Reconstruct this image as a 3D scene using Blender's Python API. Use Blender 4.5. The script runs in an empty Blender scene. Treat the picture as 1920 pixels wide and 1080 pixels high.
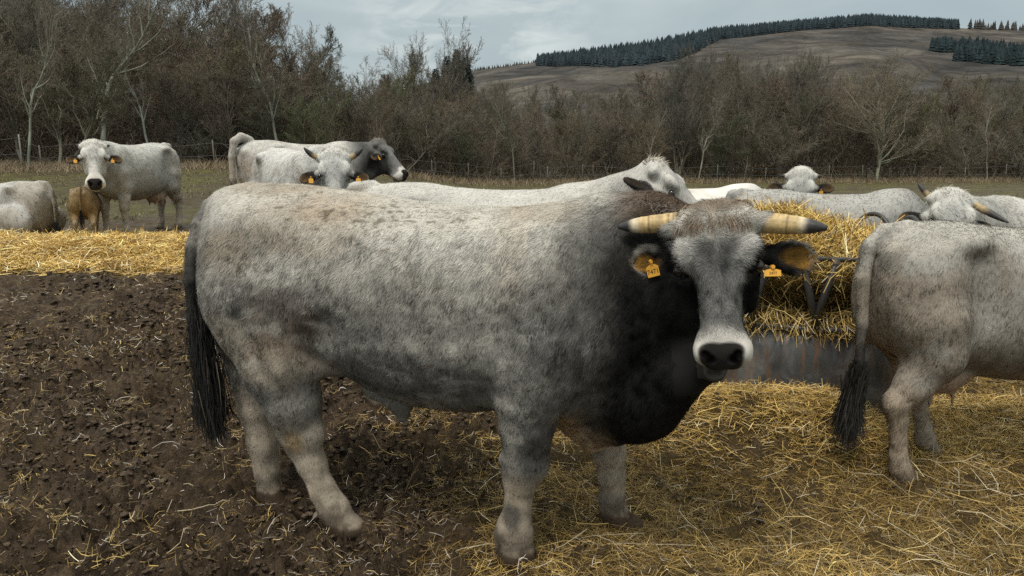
import bpy, math, random, time
import numpy as np
from mathutils import Vector, Matrix

T0 = time.time()
scene = bpy.context.scene
COL = scene.collection
rs = np.random.RandomState(7)
f32 = np.float32

# ------------------------------------------------------------------ camera numbers
FPX = 1387.0                    # focal length for a 1920 px wide frame
CAMH = 1.62
PITCH = math.atan(240 / FPX)
CP, SP = math.cos(PITCH), math.sin(PITCH)


def at(u, v, Y):
    """world point seen at (u, v) of the photograph at depth Y"""
    dx = (u - 960) / FPX
    dy = -(v - 540) / FPX
    d = np.array([dx, CP + dy * SP, -SP + dy * CP])
    t = Y / d[1]
    return np.array([0, 0, CAMH]) + d * t


# ------------------------------------------------------------------ noise
def _hash(ix, iy, iz, seed):
    h = (ix.astype(np.int64) * 374761393 + iy.astype(np.int64) * 668265263 + iz.astype(np.int64) * 2147483647 + seed * 144665) & 0xFFFFFFFF
    h = ((h ^ (h >> 13)) * 1274126177) & 0xFFFFFFFF
    h = ((h ^ (h >> 15)) * 2246822519) & 0xFFFFFFFF
    h = h ^ (h >> 16)
    return (h & 0xFFFF).astype(f32) / 65535.0


def vnoise(p, scale=1.0, seed=0):
    q = np.asarray(p, dtype=np.float64) * scale
    i = np.floor(q).astype(np.int64)
    f = (q - i)
    f = f * f * (3 - 2 * f)
    r = 0
    for dx in (0, 1):
        wx = f[:, 0] if dx else 1 - f[:, 0]
        for dy in (0, 1):
            wy = f[:, 1] if dy else 1 - f[:, 1]
            for dz in (0, 1):
                wz = f[:, 2] if dz else 1 - f[:, 2]
                r = r + wx * wy * wz * _hash(i[:, 0] + dx, i[:, 1] + dy, i[:, 2] + dz, seed)
    return r


def fbm(p, scale, oct=4, seed=0, gain=.5):
    a, s, t = 1.0, 0.0, 0.0
    for o in range(oct):
        s = s + a * vnoise(p, scale * 2 ** o, seed + o * 17)
        t += a
        a *= gain
    return s / t


def sst(a, b, x):
    t = np.clip((x - a) / (b - a), 0, 1)
    return t * t * (3 - 2 * t)


def nrm(v):
    v = np.asarray(v, dtype=np.float64)
    return v / (np.linalg.norm(v, axis=-1, keepdims=True) + 1e-12)


# ------------------------------------------------------------------ mesh output
def make_mesh(name, V, F3=None, F4=None, smooth=True, attrs=None):
    V = np.asarray(V, dtype=f32)
    me = bpy.data.meshes.new(name)
    n3 = 0 if F3 is None else len(F3)
    n4 = 0 if F4 is None else len(F4)
    me.vertices.add(len(V))
    me.vertices.foreach_set('co', V.ravel())
    idx = []
    if n3: idx.append(np.asarray(F3, dtype=np.int32).ravel())
    if n4: idx.append(np.asarray(F4, dtype=np.int32).ravel())
    idx = np.concatenate(idx)
    me.loops.add(len(idx))
    me.loops.foreach_set('vertex_index', idx)
    me.polygons.add(n3 + n4)
    st = np.concatenate([np.arange(n3) * 3, n3 * 3 + np.arange(n4) * 4]).astype(np.int32)
    me.polygons.foreach_set('loop_start', st)
    me.polygons.foreach_set('use_smooth', np.full(n3 + n4, smooth))
    me.update(calc_edges=True)
    for an, (kind, data) in (attrs or {}).items():
        at_ = me.attributes.new(an, kind, 'POINT')
        data = np.asarray(data, dtype=f32)
        if kind == 'FLOAT_COLOR':
            if data.shape[1] == 3:
                data = np.concatenate([data, np.ones((len(data), 1), f32)], 1)
            at_.data.foreach_set('color', data.ravel())
        elif kind == 'FLOAT_VECTOR':
            at_.data.foreach_set('vector', data.ravel())
        else:
            at_.data.foreach_set('value', data.ravel())
    return me


def add_obj(name, me, mat=None, parent=None, loc=(0, 0, 0), rz=0.0):
    o = bpy.data.objects.new(name, me)
    COL.objects.link(o)
    if mat is not None and me is not None:
        me.materials.append(mat)
    o.parent = parent
    o.location = loc
    o.rotation_euler = (0, 0, rz)
    return o


def thing(name, label, cat, loc=(0, 0, 0), rz=0.0, group=None):
    o = bpy.data.objects.new(name, None)
    COL.objects.link(o)
    o.empty_display_size = .1
    o.location = loc
    o.rotation_euler = (0, 0, rz)
    return tag(o, label, cat, group)


def tag(o, label=None, cat=None, group=None, kind=None):
    if label: o['label'] = label
    if cat: o['category'] = cat
    if group: o['group'] = group
    if kind: o['kind'] = kind
    return o


class MB:
    """collects tubes and boxes into one mesh"""
    def __init__(s):
        s.V, s.F4, s.F3, s.C, s.n = [], [], [], [], 0

    def add(s, V, F4=None, F3=None, col=(1, 1, 1)):
        V = np.asarray(V, dtype=np.float64)
        s.V.append(V)
        c = np.asarray(col, dtype=f32)
        if c.ndim == 1: c = np.tile(c, (len(V), 1))
        s.C.append(c)
        if F4 is not None and len(F4): s.F4.append(np.asarray(F4) + s.n)
        if F3 is not None and len(F3): s.F3.append(np.asarray(F3) + s.n)
        s.n += len(V)

    def tube(s, pts, rad, n=8, cap=True, col=(1, 1, 1), flat=1.0, closed=False):
        pts = np.asarray(pts, dtype=np.float64)
        m = len(pts)
        rad = np.broadcast_to(np.asarray(rad, dtype=np.float64), (m,))
        if closed:
            tg = nrm(np.roll(pts, -1, 0) - np.roll(pts, 1, 0))
        else:
            tg = nrm(np.gradient(pts, axis=0))
        up = np.array([0, 0, 1.0]) if abs(tg[0][2]) < .9 else np.array([1.0, 0, 0])
        a = nrm(np.cross(up, tg[0]))
        th = np.arange(n) / n * 2 * math.pi
        rings = []
        for i in range(m):
            a = a - tg[i] * np.dot(a, tg[i])
            a = nrm(a)
            b = np.cross(tg[i], a)
            rings.append(pts[i] + rad[i] * (np.cos(th)[:, None] * a + np.sin(th)[:, None] * b * flat))
        V = np.concatenate(rings)
        F = []
        for i in range(m if closed else m - 1):
            j = (i + 1) % m
            for k in range(n):
                l = (k + 1) % n
                F.append((i * n + k, i * n + l, j * n + l, j * n + k))
        F3 = []
        if cap and not closed:
            V = np.concatenate([V, pts[:1], pts[-1:]])
            for k in range(n):
                l = (k + 1) % n
                F3.append((m * n, l, k))
                F3.append((m * n + 1, (m - 1) * n + k, (m - 1) * n + l))
        if np.ndim(col) == 2:
            c = np.repeat(np.asarray(col), n, 0)
            if cap and not closed: c = np.concatenate([c, c[:1], c[-1:]])
        else:
            c = col
        s.add(V, F, F3, c)

    def box(s, c, size, rz=0, col=(1, 1, 1), R=None):
        h = np.asarray(size) / 2
        V = np.array([[x, y, z] for x in (-1, 1) for y in (-1, 1) for z in (-1, 1)]) * h
        if R is None:
            cz, sz = math.cos(rz), math.sin(rz)
            R = np.array([[cz, -sz, 0], [sz, cz, 0], [0, 0, 1]])
        V = V @ np.asarray(R).T + np.asarray(c)
        F = [(0, 1, 3, 2), (4, 6, 7, 5), (0, 4, 5, 1), (2, 3, 7, 6), (0, 2, 6, 4), (1, 5, 7, 3)]
        s.add(V, F, None, col)

    def mesh(s, name, smooth=True):
        return make_mesh(name, np.concatenate(s.V), np.concatenate(s.F3) if s.F3 else None,
                         np.concatenate(s.F4) if s.F4 else None, smooth,
                         {'col': ('FLOAT_COLOR', np.concatenate(s.C))})


# ------------------------------------------------------------------ materials
def new_mat(name):
    m = bpy.data.materials.new(name)
    m.use_nodes = True
    nt = m.node_tree
    b = nt.nodes['Principled BSDF']
    return m, nt, b


def N(nt, t, **kw):
    n = nt.nodes.new(t)
    for k, v in kw.items():
        if k in n.inputs.keys() if hasattr(n, 'inputs') else False:
            n.inputs[k].default_value = v
        else:
            setattr(n, k, v)
    return n


def mixc(nt, fac, a, b, mode='MIX'):
    n = nt.nodes.new('ShaderNodeMix')
    n.data_type = 'RGBA'
    n.blend_type = mode
    for s, v in ((0, fac), (6, a), (7, b)):
        if hasattr(v, 'links'):
            nt.links.new(v, n.inputs[s])
        elif isinstance(v, (tuple, list)):
            n.inputs[s].default_value = (*v[:3], 1)
        else:
            n.inputs[s].default_value = v
    return n.outputs[2]


def noise(nt, scale, detail=4, vec=None, rough=.55, dist=0):
    n = nt.nodes.new('ShaderNodeTexNoise')
    n.inputs['Scale'].default_value = scale
    n.inputs['Detail'].default_value = detail
    n.inputs['Roughness'].default_value = rough
    n.inputs['Distortion'].default_value = dist
    if vec is not None: nt.links.new(vec, n.inputs['Vector'])
    return n.outputs['Fac']


def ramp(nt, fac, stops):
    n = nt.nodes.new('ShaderNodeValToRGB')
    nt.links.new(fac, n.inputs[0])
    e = n.color_ramp.elements
    while len(e) < len(stops): e.new(.5)
    for i, (p, c) in enumerate(stops):
        e[i].position = p
        e[i].color = (*c, 1) if isinstance(c, (tuple, list)) else (c, c, c, 1)
    return n.outputs[0]


def objco(nt, scale=(1, 1, 1)):
    tc = nt.nodes.new('ShaderNodeTexCoord')
    mp = nt.nodes.new('ShaderNodeMapping')
    nt.links.new(tc.outputs['Object'], mp.inputs[0])
    mp.inputs['Scale'].default_value = scale
    return mp.outputs[0]


def bump(nt, bsdf, h, strength=.5, dist=.01):
    b = nt.nodes.new('ShaderNodeBump')
    b.inputs['Strength'].default_value = strength
    b.inputs['Distance'].default_value = dist
    nt.links.new(h, b.inputs['Height'])
    nt.links.new(b.outputs[0], bsdf.inputs['Normal'])
    return b


def col_attr(nt, name='col'):
    a = nt.nodes.new('ShaderNodeAttribute')
    a.attribute_name = name
    return a.outputs['Color'], a


def mat_attr(name, rough=.7, spec=.3, nscale=None, namt=.3, bscale=None, bstr=.3, bdist=.005, metallic=0):
    m, nt, b = new_mat(name)
    c, _ = col_attr(nt)
    if nscale:
        nf = noise(nt, nscale, 5, objco(nt))
        g = ramp(nt, nf, [(.25, 1 - namt), (.75, 1 + namt)])
        c = mixc(nt, 1.0, c, g, 'MULTIPLY')
    nt.links.new(c, b.inputs['Base Color'])
    b.inputs['Roughness'].default_value = rough
    b.inputs['Specular IOR Level'].default_value = spec
    b.inputs['Metallic'].default_value = metallic
    if bscale:
        bump(nt, b, noise(nt, bscale, 5, objco(nt)), bstr, bdist)
    return m


def mat_hide():
    """short cattle hair: the strand and the skin below it share the coat's own normal"""
    m, nt, b = new_mat('hide')
    c, _ = col_attr(nt)
    nf = noise(nt, 9, 5, objco(nt))
    c = mixc(nt, 1.0, c, ramp(nt, nf, [(.3, .88), (.7, 1.10)]), 'MULTIPLY')
    nt.links.new(c, b.inputs['Base Color'])
    b.inputs['Roughness'].default_value = .8
    b.inputs['Specular IOR Level'].default_value = .07
    fa = nt.nodes.new('ShaderNodeAttribute')
    fa.attribute_name = 'fn'
    vt = nt.nodes.new('ShaderNodeVectorTransform')
    vt.vector_type = 'NORMAL'
    vt.convert_from = 'OBJECT'
    vt.convert_to = 'WORLD'
    nt.links.new(fa.outputs['Vector'], vt.inputs[0])
    nn = nt.nodes.new('ShaderNodeVectorMath')
    nn.operation = 'NORMALIZE'
    nt.links.new(vt.outputs[0], nn.inputs[0])
    nt.links.new(nn.outputs[0], b.inputs['Normal'])
    return m


# ------------------------------------------------------------------ signed distance modelling
class Field:
    def __init__(s, xs, ys, zs):
        s.x, s.y, s.z = [np.asarray(a, dtype=f32) for a in (xs, ys, zs)]
        s.F = np.full((len(s.x), len(s.y), len(s.z)), .5, dtype=f32)

    def _box(s, lo, hi, m):
        sl = []
        for ax, l, h in zip((s.x, s.y, s.z), lo, hi):
            i0 = np.searchsorted(ax, l - m)
            i1 = np.searchsorted(ax, h + m)
            sl.append(slice(max(0, i0), min(len(ax), i1)))
        return tuple(sl)

    def pts(s, sl):
        return (s.x[sl[0]][:, None, None], s.y[sl[1]][None, :, None], s.z[sl[2]][None, None, :])

    def comb(s, sl, d, k, op):
        A = s.F[sl]
        if op == 'sub':
            h = np.maximum(k - np.abs(A + d), 0) / k
            s.F[sl] = np.maximum(A, -d) + h * h * k * .25
        else:
            h = np.maximum(k - np.abs(A - d), 0) / k
            s.F[sl] = np.minimum(A, d) - h * h * k * .25

    def cone(s, a, b, ra, rb, k=.05, op='add'):
        a = np.asarray(a, dtype=np.float64); b = np.asarray(b, dtype=np.float64)
        r = max(ra, rb)
        sl = s._box(np.minimum(a, b) - r, np.maximum(a, b) + r, k + .03)
        X, Y, Z = s.pts(sl)
        ab = b - a
        L2 = float(ab @ ab) + 1e-9
        t = ((X - a[0]) * ab[0] + (Y - a[1]) * ab[1] + (Z - a[2]) * ab[2]) / f32(L2)
        t = np.clip(t, 0, 1)
        d = np.sqrt((X - a[0] - t * ab[0]) ** 2 + (Y - a[1] - t * ab[1]) ** 2 + (Z - a[2] - t * ab[2]) ** 2) - (ra + (rb - ra) * t)
        s.comb(sl, d.astype(f32), k, op)

    def path(s, pts, k=.04):
        for p, q in zip(pts[:-1], pts[1:]):
            s.cone(p[:3], q[:3], p[3], q[3], k)

    def ell(s, c, r, R=None, k=.05, op='add'):
        c = np.asarray(c, dtype=np.float64); r = np.asarray(r, dtype=np.float64)
        R = np.eye(3) if R is None else np.asarray(R)      # rows = ellipsoid axes
        ext = np.sqrt(((R * r[:, None]) ** 2).sum(0))
        sl = s._box(c - ext, c + ext, k + .03)
        X, Y, Z = s.pts(sl)
        X = X - c[0]; Y = Y - c[1]; Z = Z - c[2]
        q = [X * R[i, 0] + Y * R[i, 1] + Z * R[i, 2] for i in range(3)]
        k0 = np.sqrt(sum((q[i] / r[i]) ** 2 for i in range(3)))
        k1 = np.sqrt(sum((q[i] / r[i] ** 2) ** 2 for i in range(3))) + 1e-6
        s.comb(sl, (k0 * (k0 - 1) / k1).astype(f32), k, op)

    def loft(s, o, A, S, Nn, st, k=.05, op='add'):
        """stations (t, half width, top, bottom, power[, side offset]) along axis A; S = side, Nn = up"""
        o, A, S, Nn = [np.asarray(v, dtype=np.float64) for v in (o, A, S, Nn)]
        st = np.asarray([list(q) + [0] * (6 - len(q)) for q in st], dtype=np.float64)
        cs = []
        for q in st:
            for a in (-1, 1):
                for b in (q[2], q[3]):
                    cs.append(o + A * q[0] + S * (q[5] + a * q[1]) + Nn * b)
        cs = np.array(cs)
        sl = s._box(cs.min(0), cs.max(0), k + .03)
        X, Y, Z = s.pts(sl)
        X = X - o[0]; Y = Y - o[1]; Z = Z - o[2]
        t = X * A[0] + Y * A[1] + Z * A[2]
        u = X * S[0] + Y * S[1] + Z * S[2]
        n = X * Nn[0] + Y * Nn[1] + Z * Nn[2]
        # smooth interpolation of the stations
        tt = np.linspace(st[0, 0], st[-1, 0], 200)
        cols = [smooth_interp(tt, st[:, 0], st[:, j]) for j in range(1, 6)]
        tc = np.clip(t, st[0, 0], st[-1, 0])
        ii = (tc - tt[0]) / (tt[1] - tt[0])
        i0 = np.clip(ii.astype(np.int32), 0, 198)
        fr = ii - i0
        w, zt, zb, p, so = [c[i0] * (1 - fr) + c[i0 + 1] * fr for c in cols]
        zc = (zt + zb) / 2; hz = np.maximum((zt - zb) / 2, .004); w = np.maximum(w, .004)
        g = (np.abs((u - so) / w) ** p + np.abs((n - zc) / hz) ** p) ** (1 / p)
        d = (g - 1) * np.minimum(w, hz)
        e = np.abs(t - tc)
        d = np.where(e > 0, np.sqrt(np.maximum(d, 0) ** 2 + e ** 2) + np.minimum(d, 0) * 0, d)
        s.comb(sl, d.astype(f32), k, op)

    def nets(s, iters=1):
        F = s.F
        nx, ny, nz = F.shape
        S = F < 0
        c = np.zeros((nx - 1, ny - 1, nz - 1), dtype=np.uint8)
        for dx in (0, 1):
            for dy in (0, 1):
                for dz in (0, 1):
                    c += S[dx:nx - 1 + dx, dy:ny - 1 + dy, dz:nz - 1 + dz]
        act = (c > 0) & (c < 8)
        I = np.argwhere(act)
        idx = np.full(act.shape, -1, dtype=np.int32)
        idx[act] = np.arange(len(I))
        x0, x1 = s.x[I[:, 0]], s.x[I[:, 0] + 1]
        y0, y1 = s.y[I[:, 1]], s.y[I[:, 1] + 1]
        z0, z1 = s.z[I[:, 2]], s.z[I[:, 2] + 1]
        P = {}
        Vv = {}
        for dx in (0, 1):
            for dy in (0, 1):
                for dz in (0, 1):
                    P[dx, dy, dz] = np.stack([x1 if dx else x0, y1 if dy else y0, z1 if dz else z0], 1)
                    Vv[dx, dy, dz] = F[I[:, 0] + dx, I[:, 1] + dy, I[:, 2] + dz]
        acc = np.zeros((len(I), 3), f32); cnt = np.zeros(len(I), f32)
        keys = list(P)
        for a in keys:
            for ax in range(3):
                if a[ax] == 0:
                    b = list(a); b[ax] = 1; b = tuple(b)
                    va, vb = Vv[a], Vv[b]
                    m = (va < 0) != (vb < 0)
                    t = np.where(m, va / np.where(m, va - vb, 1), 0)[:, None]
                    acc += np.where(m[:, None], P[a] * (1 - t) + P[b] * t, 0)
                    cnt += m
        V = acc / cnt[:, None]
        quads = []
        for ax in range(3):
            sa = [slice(None)] * 3; sb = [slice(None)] * 3
            sa[ax] = slice(0, -1); sb[ax] = slice(1, None)
            A_, B_ = S[tuple(sa)], S[tuple(sb)]
            E = np.argwhere(A_ != B_)
            o1, o2 = (ax + 1) % 3, (ax + 2) % 3
            ok = (E[:, o1] > 0) & (E[:, o2] > 0) & (E[:, o1] < F.shape[o1] - 1) & (E[:, o2] < F.shape[o2] - 1)
            E = E[ok]
            inside = A_[tuple(E.T)]
            q = []
            for d1, d2 in ((1, 1), (0, 1), (0, 0), (1, 0)):
                e = E.copy(); e[:, o1] -= d1; e[:, o2] -= d2
                q.append(idx[tuple(e.T)])
            q = np.stack(q, 1)
            q[~inside] = q[~inside][:, ::-1]
            quads.append(q)
        Q = np.concatenate(quads)
        Q = Q[(Q >= 0).all(1)]
        ed = np.concatenate([Q[:, [0, 1]], Q[:, [1, 2]], Q[:, [2, 3]], Q[:, [3, 0]]])
        for _ in range(iters):
            a = np.zeros_like(V); n = np.zeros(len(V), f32)
            for ax in range(3):
                a[:, ax] = np.bincount(ed[:, 0], V[ed[:, 1], ax], len(V)) + np.bincount(ed[:, 1], V[ed[:, 0], ax], len(V))
            n = np.bincount(ed[:, 0], minlength=len(V)) + np.bincount(ed[:, 1], minlength=len(V))
            V = V * .4 + .6 * a / np.maximum(n, 1)[:, None]
        return V.astype(f32), Q


def smooth_interp(x, xp, fp):
    """monotone cubic interpolation"""
    h = np.diff(xp); d = np.diff(fp) / h
    m = np.zeros(len(xp))
    for i in range(1, len(xp) - 1):
        if d[i - 1] * d[i] > 0:
            w1 = 2 * h[i] + h[i - 1]; w2 = h[i] + 2 * h[i - 1]
            m[i] = (w1 + w2) / (w1 / d[i - 1] + w2 / d[i])
    m[0], m[-1] = d[0], d[-1]
    i = np.clip(np.searchsorted(xp, x) - 1, 0, len(h) - 1)
    t = (x - xp[i]) / h[i]
    return ((2 * t ** 3 - 3 * t ** 2 + 1) * fp[i] + (t ** 3 - 2 * t ** 2 + t) * h[i] * m[i]
            + (-2 * t ** 3 + 3 * t ** 2) * fp[i + 1] + (t ** 3 - t ** 2) * h[i] * m[i + 1])


def axis_grid(lo, hi, step, fine=None, fstep=None):
    """grid coordinates with a finer stretch"""
    out = [lo]
    while out[-1] < hi:
        s = step
        if fine and fine[0] < out[-1] < fine[1]: s = fstep
        out.append(out[-1] + s)
    return np.array(out)


def vert_normals(V, Q):
    a = V[Q[:, 2]] - V[Q[:, 0]]; b = V[Q[:, 3]] - V[Q[:, 1]]
    fn = np.cross(a, b)
    n = np.zeros((len(V), 3))
    for k in range(4):
        for ax in range(3):
            n[:, ax] += np.bincount(Q[:, k], fn[:, ax], len(V))
    return nrm(n), np.linalg.norm(fn, axis=1) / 2


def hair_tris(V, Q, C, Nv, n, length, width, comb, rng, lift=.35, colvar=.25, weight=None, kink=.5):
    """n short strands rooted on the surface; returns verts, faces, colours, normals"""
    area = np.linalg.norm(np.cross(V[Q[:, 2]] - V[Q[:, 0]], V[Q[:, 3]] - V[Q[:, 1]]), axis=1) / 2
    w = area * (1 if weight is None else weight(V[Q[:, 0]].astype(np.float64)))
    cum = np.cumsum(w); cum /= cum[-1]
    fi = np.searchsorted(cum, rng.rand(n))
    q = Q[fi]
    a = rng.rand(n)[:, None]; b = rng.rand(n)[:, None]
    W = [(1 - a) * (1 - b), a * (1 - b), a * b, (1 - a) * b]
    P = sum(W[i] * V[q[:, i]] for i in range(4))
    Nn = nrm(sum(W[i] * Nv[q[:, i]] for i in range(4)))
    Cc = sum(W[i] * C[q[:, i]] for i in range(4))
    d = comb(P, Nn)
    # curl from a mid-scale noise
    cu = np.stack([vnoise(P, 38, 3), vnoise(P, 38, 4), vnoise(P, 38, 5)], 1) - .5
    d = d + cu * (kink(P)[:, None] if callable(kink) else kink) * 2 + rng.randn(n, 3) * .18
    d = nrm(d - Nn * (d * Nn).sum(1, keepdims=True))
    L = (length(P) if callable(length) else np.full(n, length)) * (.6 + .8 * rng.rand(n))
    side = np.cross(d, Nn)
    tip = P + (d + Nn * lift * (.5 + rng.rand(n)[:, None])) * L[:, None]
    hw = (width(P)[:, None] if callable(width) else width) / 2
    R0 = P - Nn * .002
    VV = np.stack([R0 - side * hw, R0 + side * hw, tip], 1).reshape(-1, 3)
    clump = .5 * (vnoise(P, 55, 9) - .5) + .5 * (vnoise(P * [1, 1, .5], 24, 11) - .5)
    br = 1 + (colvar(P) if callable(colvar) else colvar) * (2.2 * clump + .5 * rng.randn(n) * .6)
    br = np.clip(br, .35, 1.8)
    cc = Cc * br[:, None]
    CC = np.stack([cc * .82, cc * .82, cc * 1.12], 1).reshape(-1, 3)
    nn = nrm(Nn + rng.randn(n, 3) * .18 + cu * .9 + d * .15)
    NN = np.repeat(nn, 3, 0)
    return VV, np.arange(3 * n).reshape(-1, 3), CC, NN
# ------------------------------------------------------------------ cattle
HIDE = mat_hide()


def mat_simple(name, c, rough=.6, spec=.4, **kw):
    m, nt, b = new_mat(name)
    b.inputs['Base Color'].default_value = (*c, 1)
    b.inputs['Roughness'].default_value = rough
    b.inputs['Specular IOR Level'].default_value = spec
    for k, v in kw.items(): b.inputs[k].default_value = v
    return m


M_EYE = mat_simple('eye_dark', (.012, .009, .007), .12, .7)
M_HORN = mat_attr('horn_keratin', .48, .4, 45, .38, 90, .5, .003)
M_TAG = mat_attr('tag_plastic', .45, .4, 40, .12)
M_INK = mat_simple('tag_ink', (.02, .018, .015), .6)
M_HAIR = mat_attr('coarse_hair', .55, .35)


class Head:
    def __init__(s, o, A, Nn, hs=1.0):
        s.o = np.asarray(o, float)
        s.A = nrm(A)
        Nn = np.asarray(Nn, float)
        s.N = nrm(Nn - s.A * (Nn @ s.A))
        s.S = np.cross(s.N, s.A)
        s.k = hs

    def p(s, t, sd, n):
        return s.o + s.k * (s.A * t + s.S * sd + s.N * n)

    def inv(s, P):
        Q = (np.asarray(P) - s.o) / s.k
        return Q @ s.A, Q @ s.S, Q @ s.N


def head_from_angles(o, yaw, pitch, hs=1.0, roll=0):
    """yaw: where the face points in the animal's own frame; pitch: degrees the nose drops below level"""
    y, p = math.radians(yaw), math.radians(pitch)
    A = np.array([math.cos(y) * math.cos(p), math.sin(y) * math.cos(p), -math.sin(p)])
    Nn = np.array([math.cos(y) * math.sin(p), math.sin(y) * math.sin(p), math.cos(p)])
    if roll:
        S = np.cross(Nn, A); r = math.radians(roll)
        Nn = Nn * math.cos(r) + S * math.sin(r)
    return Head(o, A, Nn, hs)


EB = .163


def head_sdf(F, H, ears, bull=False):
    k = H.k
    wf = 1.0 if bull else .86
    st = [(-.045, .06, -.01, -.10, 2.0), (-.01, .105 * wf, .025, -.17, 2.2), (.05, .146 * wf, .05, -.215, 2.4),
          (.12, .150 * wf, .06, -.25, 2.5), (.19, .142 * wf, .06, -.275, 2.4), (.26, .118 * wf, .055, -.27, 2.3),
          (.34, .086 * wf, .05, -.225, 2.3), (.42, .078 * wf, .045, -.18, 2.4), (.48, .098, .040, -.155, 2.4),
          (.53, .112, .03, -.135, 2.4), (.57, .105, .010, -.115, 2.3), (.605, .055, -.03, -.085, 2.1)]
    F.loft(H.o, H.A, H.S, H.N, [(a * k, b * k, c * k, d * k, e) for a, b, c, d, e in st], .04 * k)
    Rm = np.stack([H.A, H.S, H.N])
    for s in (-1, 1):
        F.ell(H.p(.17, s * .122 * wf, .028), np.array([.06, .034, .032]) * k, Rm, .035 * k)       # brow
        F.ell(H.p(.215, s * .146 * wf, -.012), np.array([.032, .026, .03]) * k, Rm, .03 * k, 'sub')  # socket
        F.ell(H.p(.23, s * .135 * wf, -.02), np.array([.028, .016 if bull else .022, .026]) * k, Rm, .012 * k)      # lid
        F.ell(H.p(.28, s * .10 * wf, -.17), np.array([.10, .035, .09]) * k, Rm, .05 * k)          # cheek
        hb = 1.0 if bull else .55
        F.cone(H.p(.05, s * .11 * wf, -.0), H.p(.055, s * (.12 + .055 * hb) * wf, -.005), .045 * k, (.022 + .018 * hb) * k, .03 * k)  # horn base
        F.cone(H.p(.548, s * .062, .012), H.p(.572, s * .040, .0), .013 * k, .017 * k, .012 * k, 'sub')      # nostril
        F.ell(H.p(.545, s * .072, -.012), np.array([.035, .026, .035]) * k, Rm, .02 * k)          # nostril wing
        F.cone(H.p(.545, s * .064, .018), H.p(.568, s * .044, .012), .009 * k, .012 * k, .006 * k, 'sub')
    F.ell(H.p(.02, 0, .0), np.array([.055, .11 * wf, .055]) * k, Rm, .05 * k)                     # poll
    F.ell(H.p(.545, 0, -.145), np.array([.055, .055, .03]) * k, Rm, .03 * k)                      # lower lip
    F.loft(H.p(0, 0, -.128), H.A, H.S, H.N, [(a * k, w * k, .004 * k, -.004 * k, 2) for a, w in
           ((.50, .10), (.54, .11), (.61, .08))], .006 * k, 'sub')                                   # mouth line
    for e in ears:                      # (side, droop, back, length)
        s, droop, back, ln = e
        base = H.p(EB, s * .128 * wf, -.075)
        D = nrm(H.S * s * math.cos(droop) + H.A * math.sin(droop) - H.N * back)
        fn = nrm(H.N - D * (H.N @ D)); up = np.cross(D, fn)
        R = np.stack([D, up, fn])
        F.cone(base, base + D * .07 * k, .036 * k, .032 * k, .03 * k)
        c = base + D * (.055 + ln * .5) * k
        F.ell(c, np.array([ln * .54, .062 if bull else .054, .024]) * k, R, .025 * k)
        F.ell(c + fn * .024 * k + D * .012 * k, np.array([ln * .46, .040, .024]) * k, R, .008 * k, 'sub')


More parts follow.
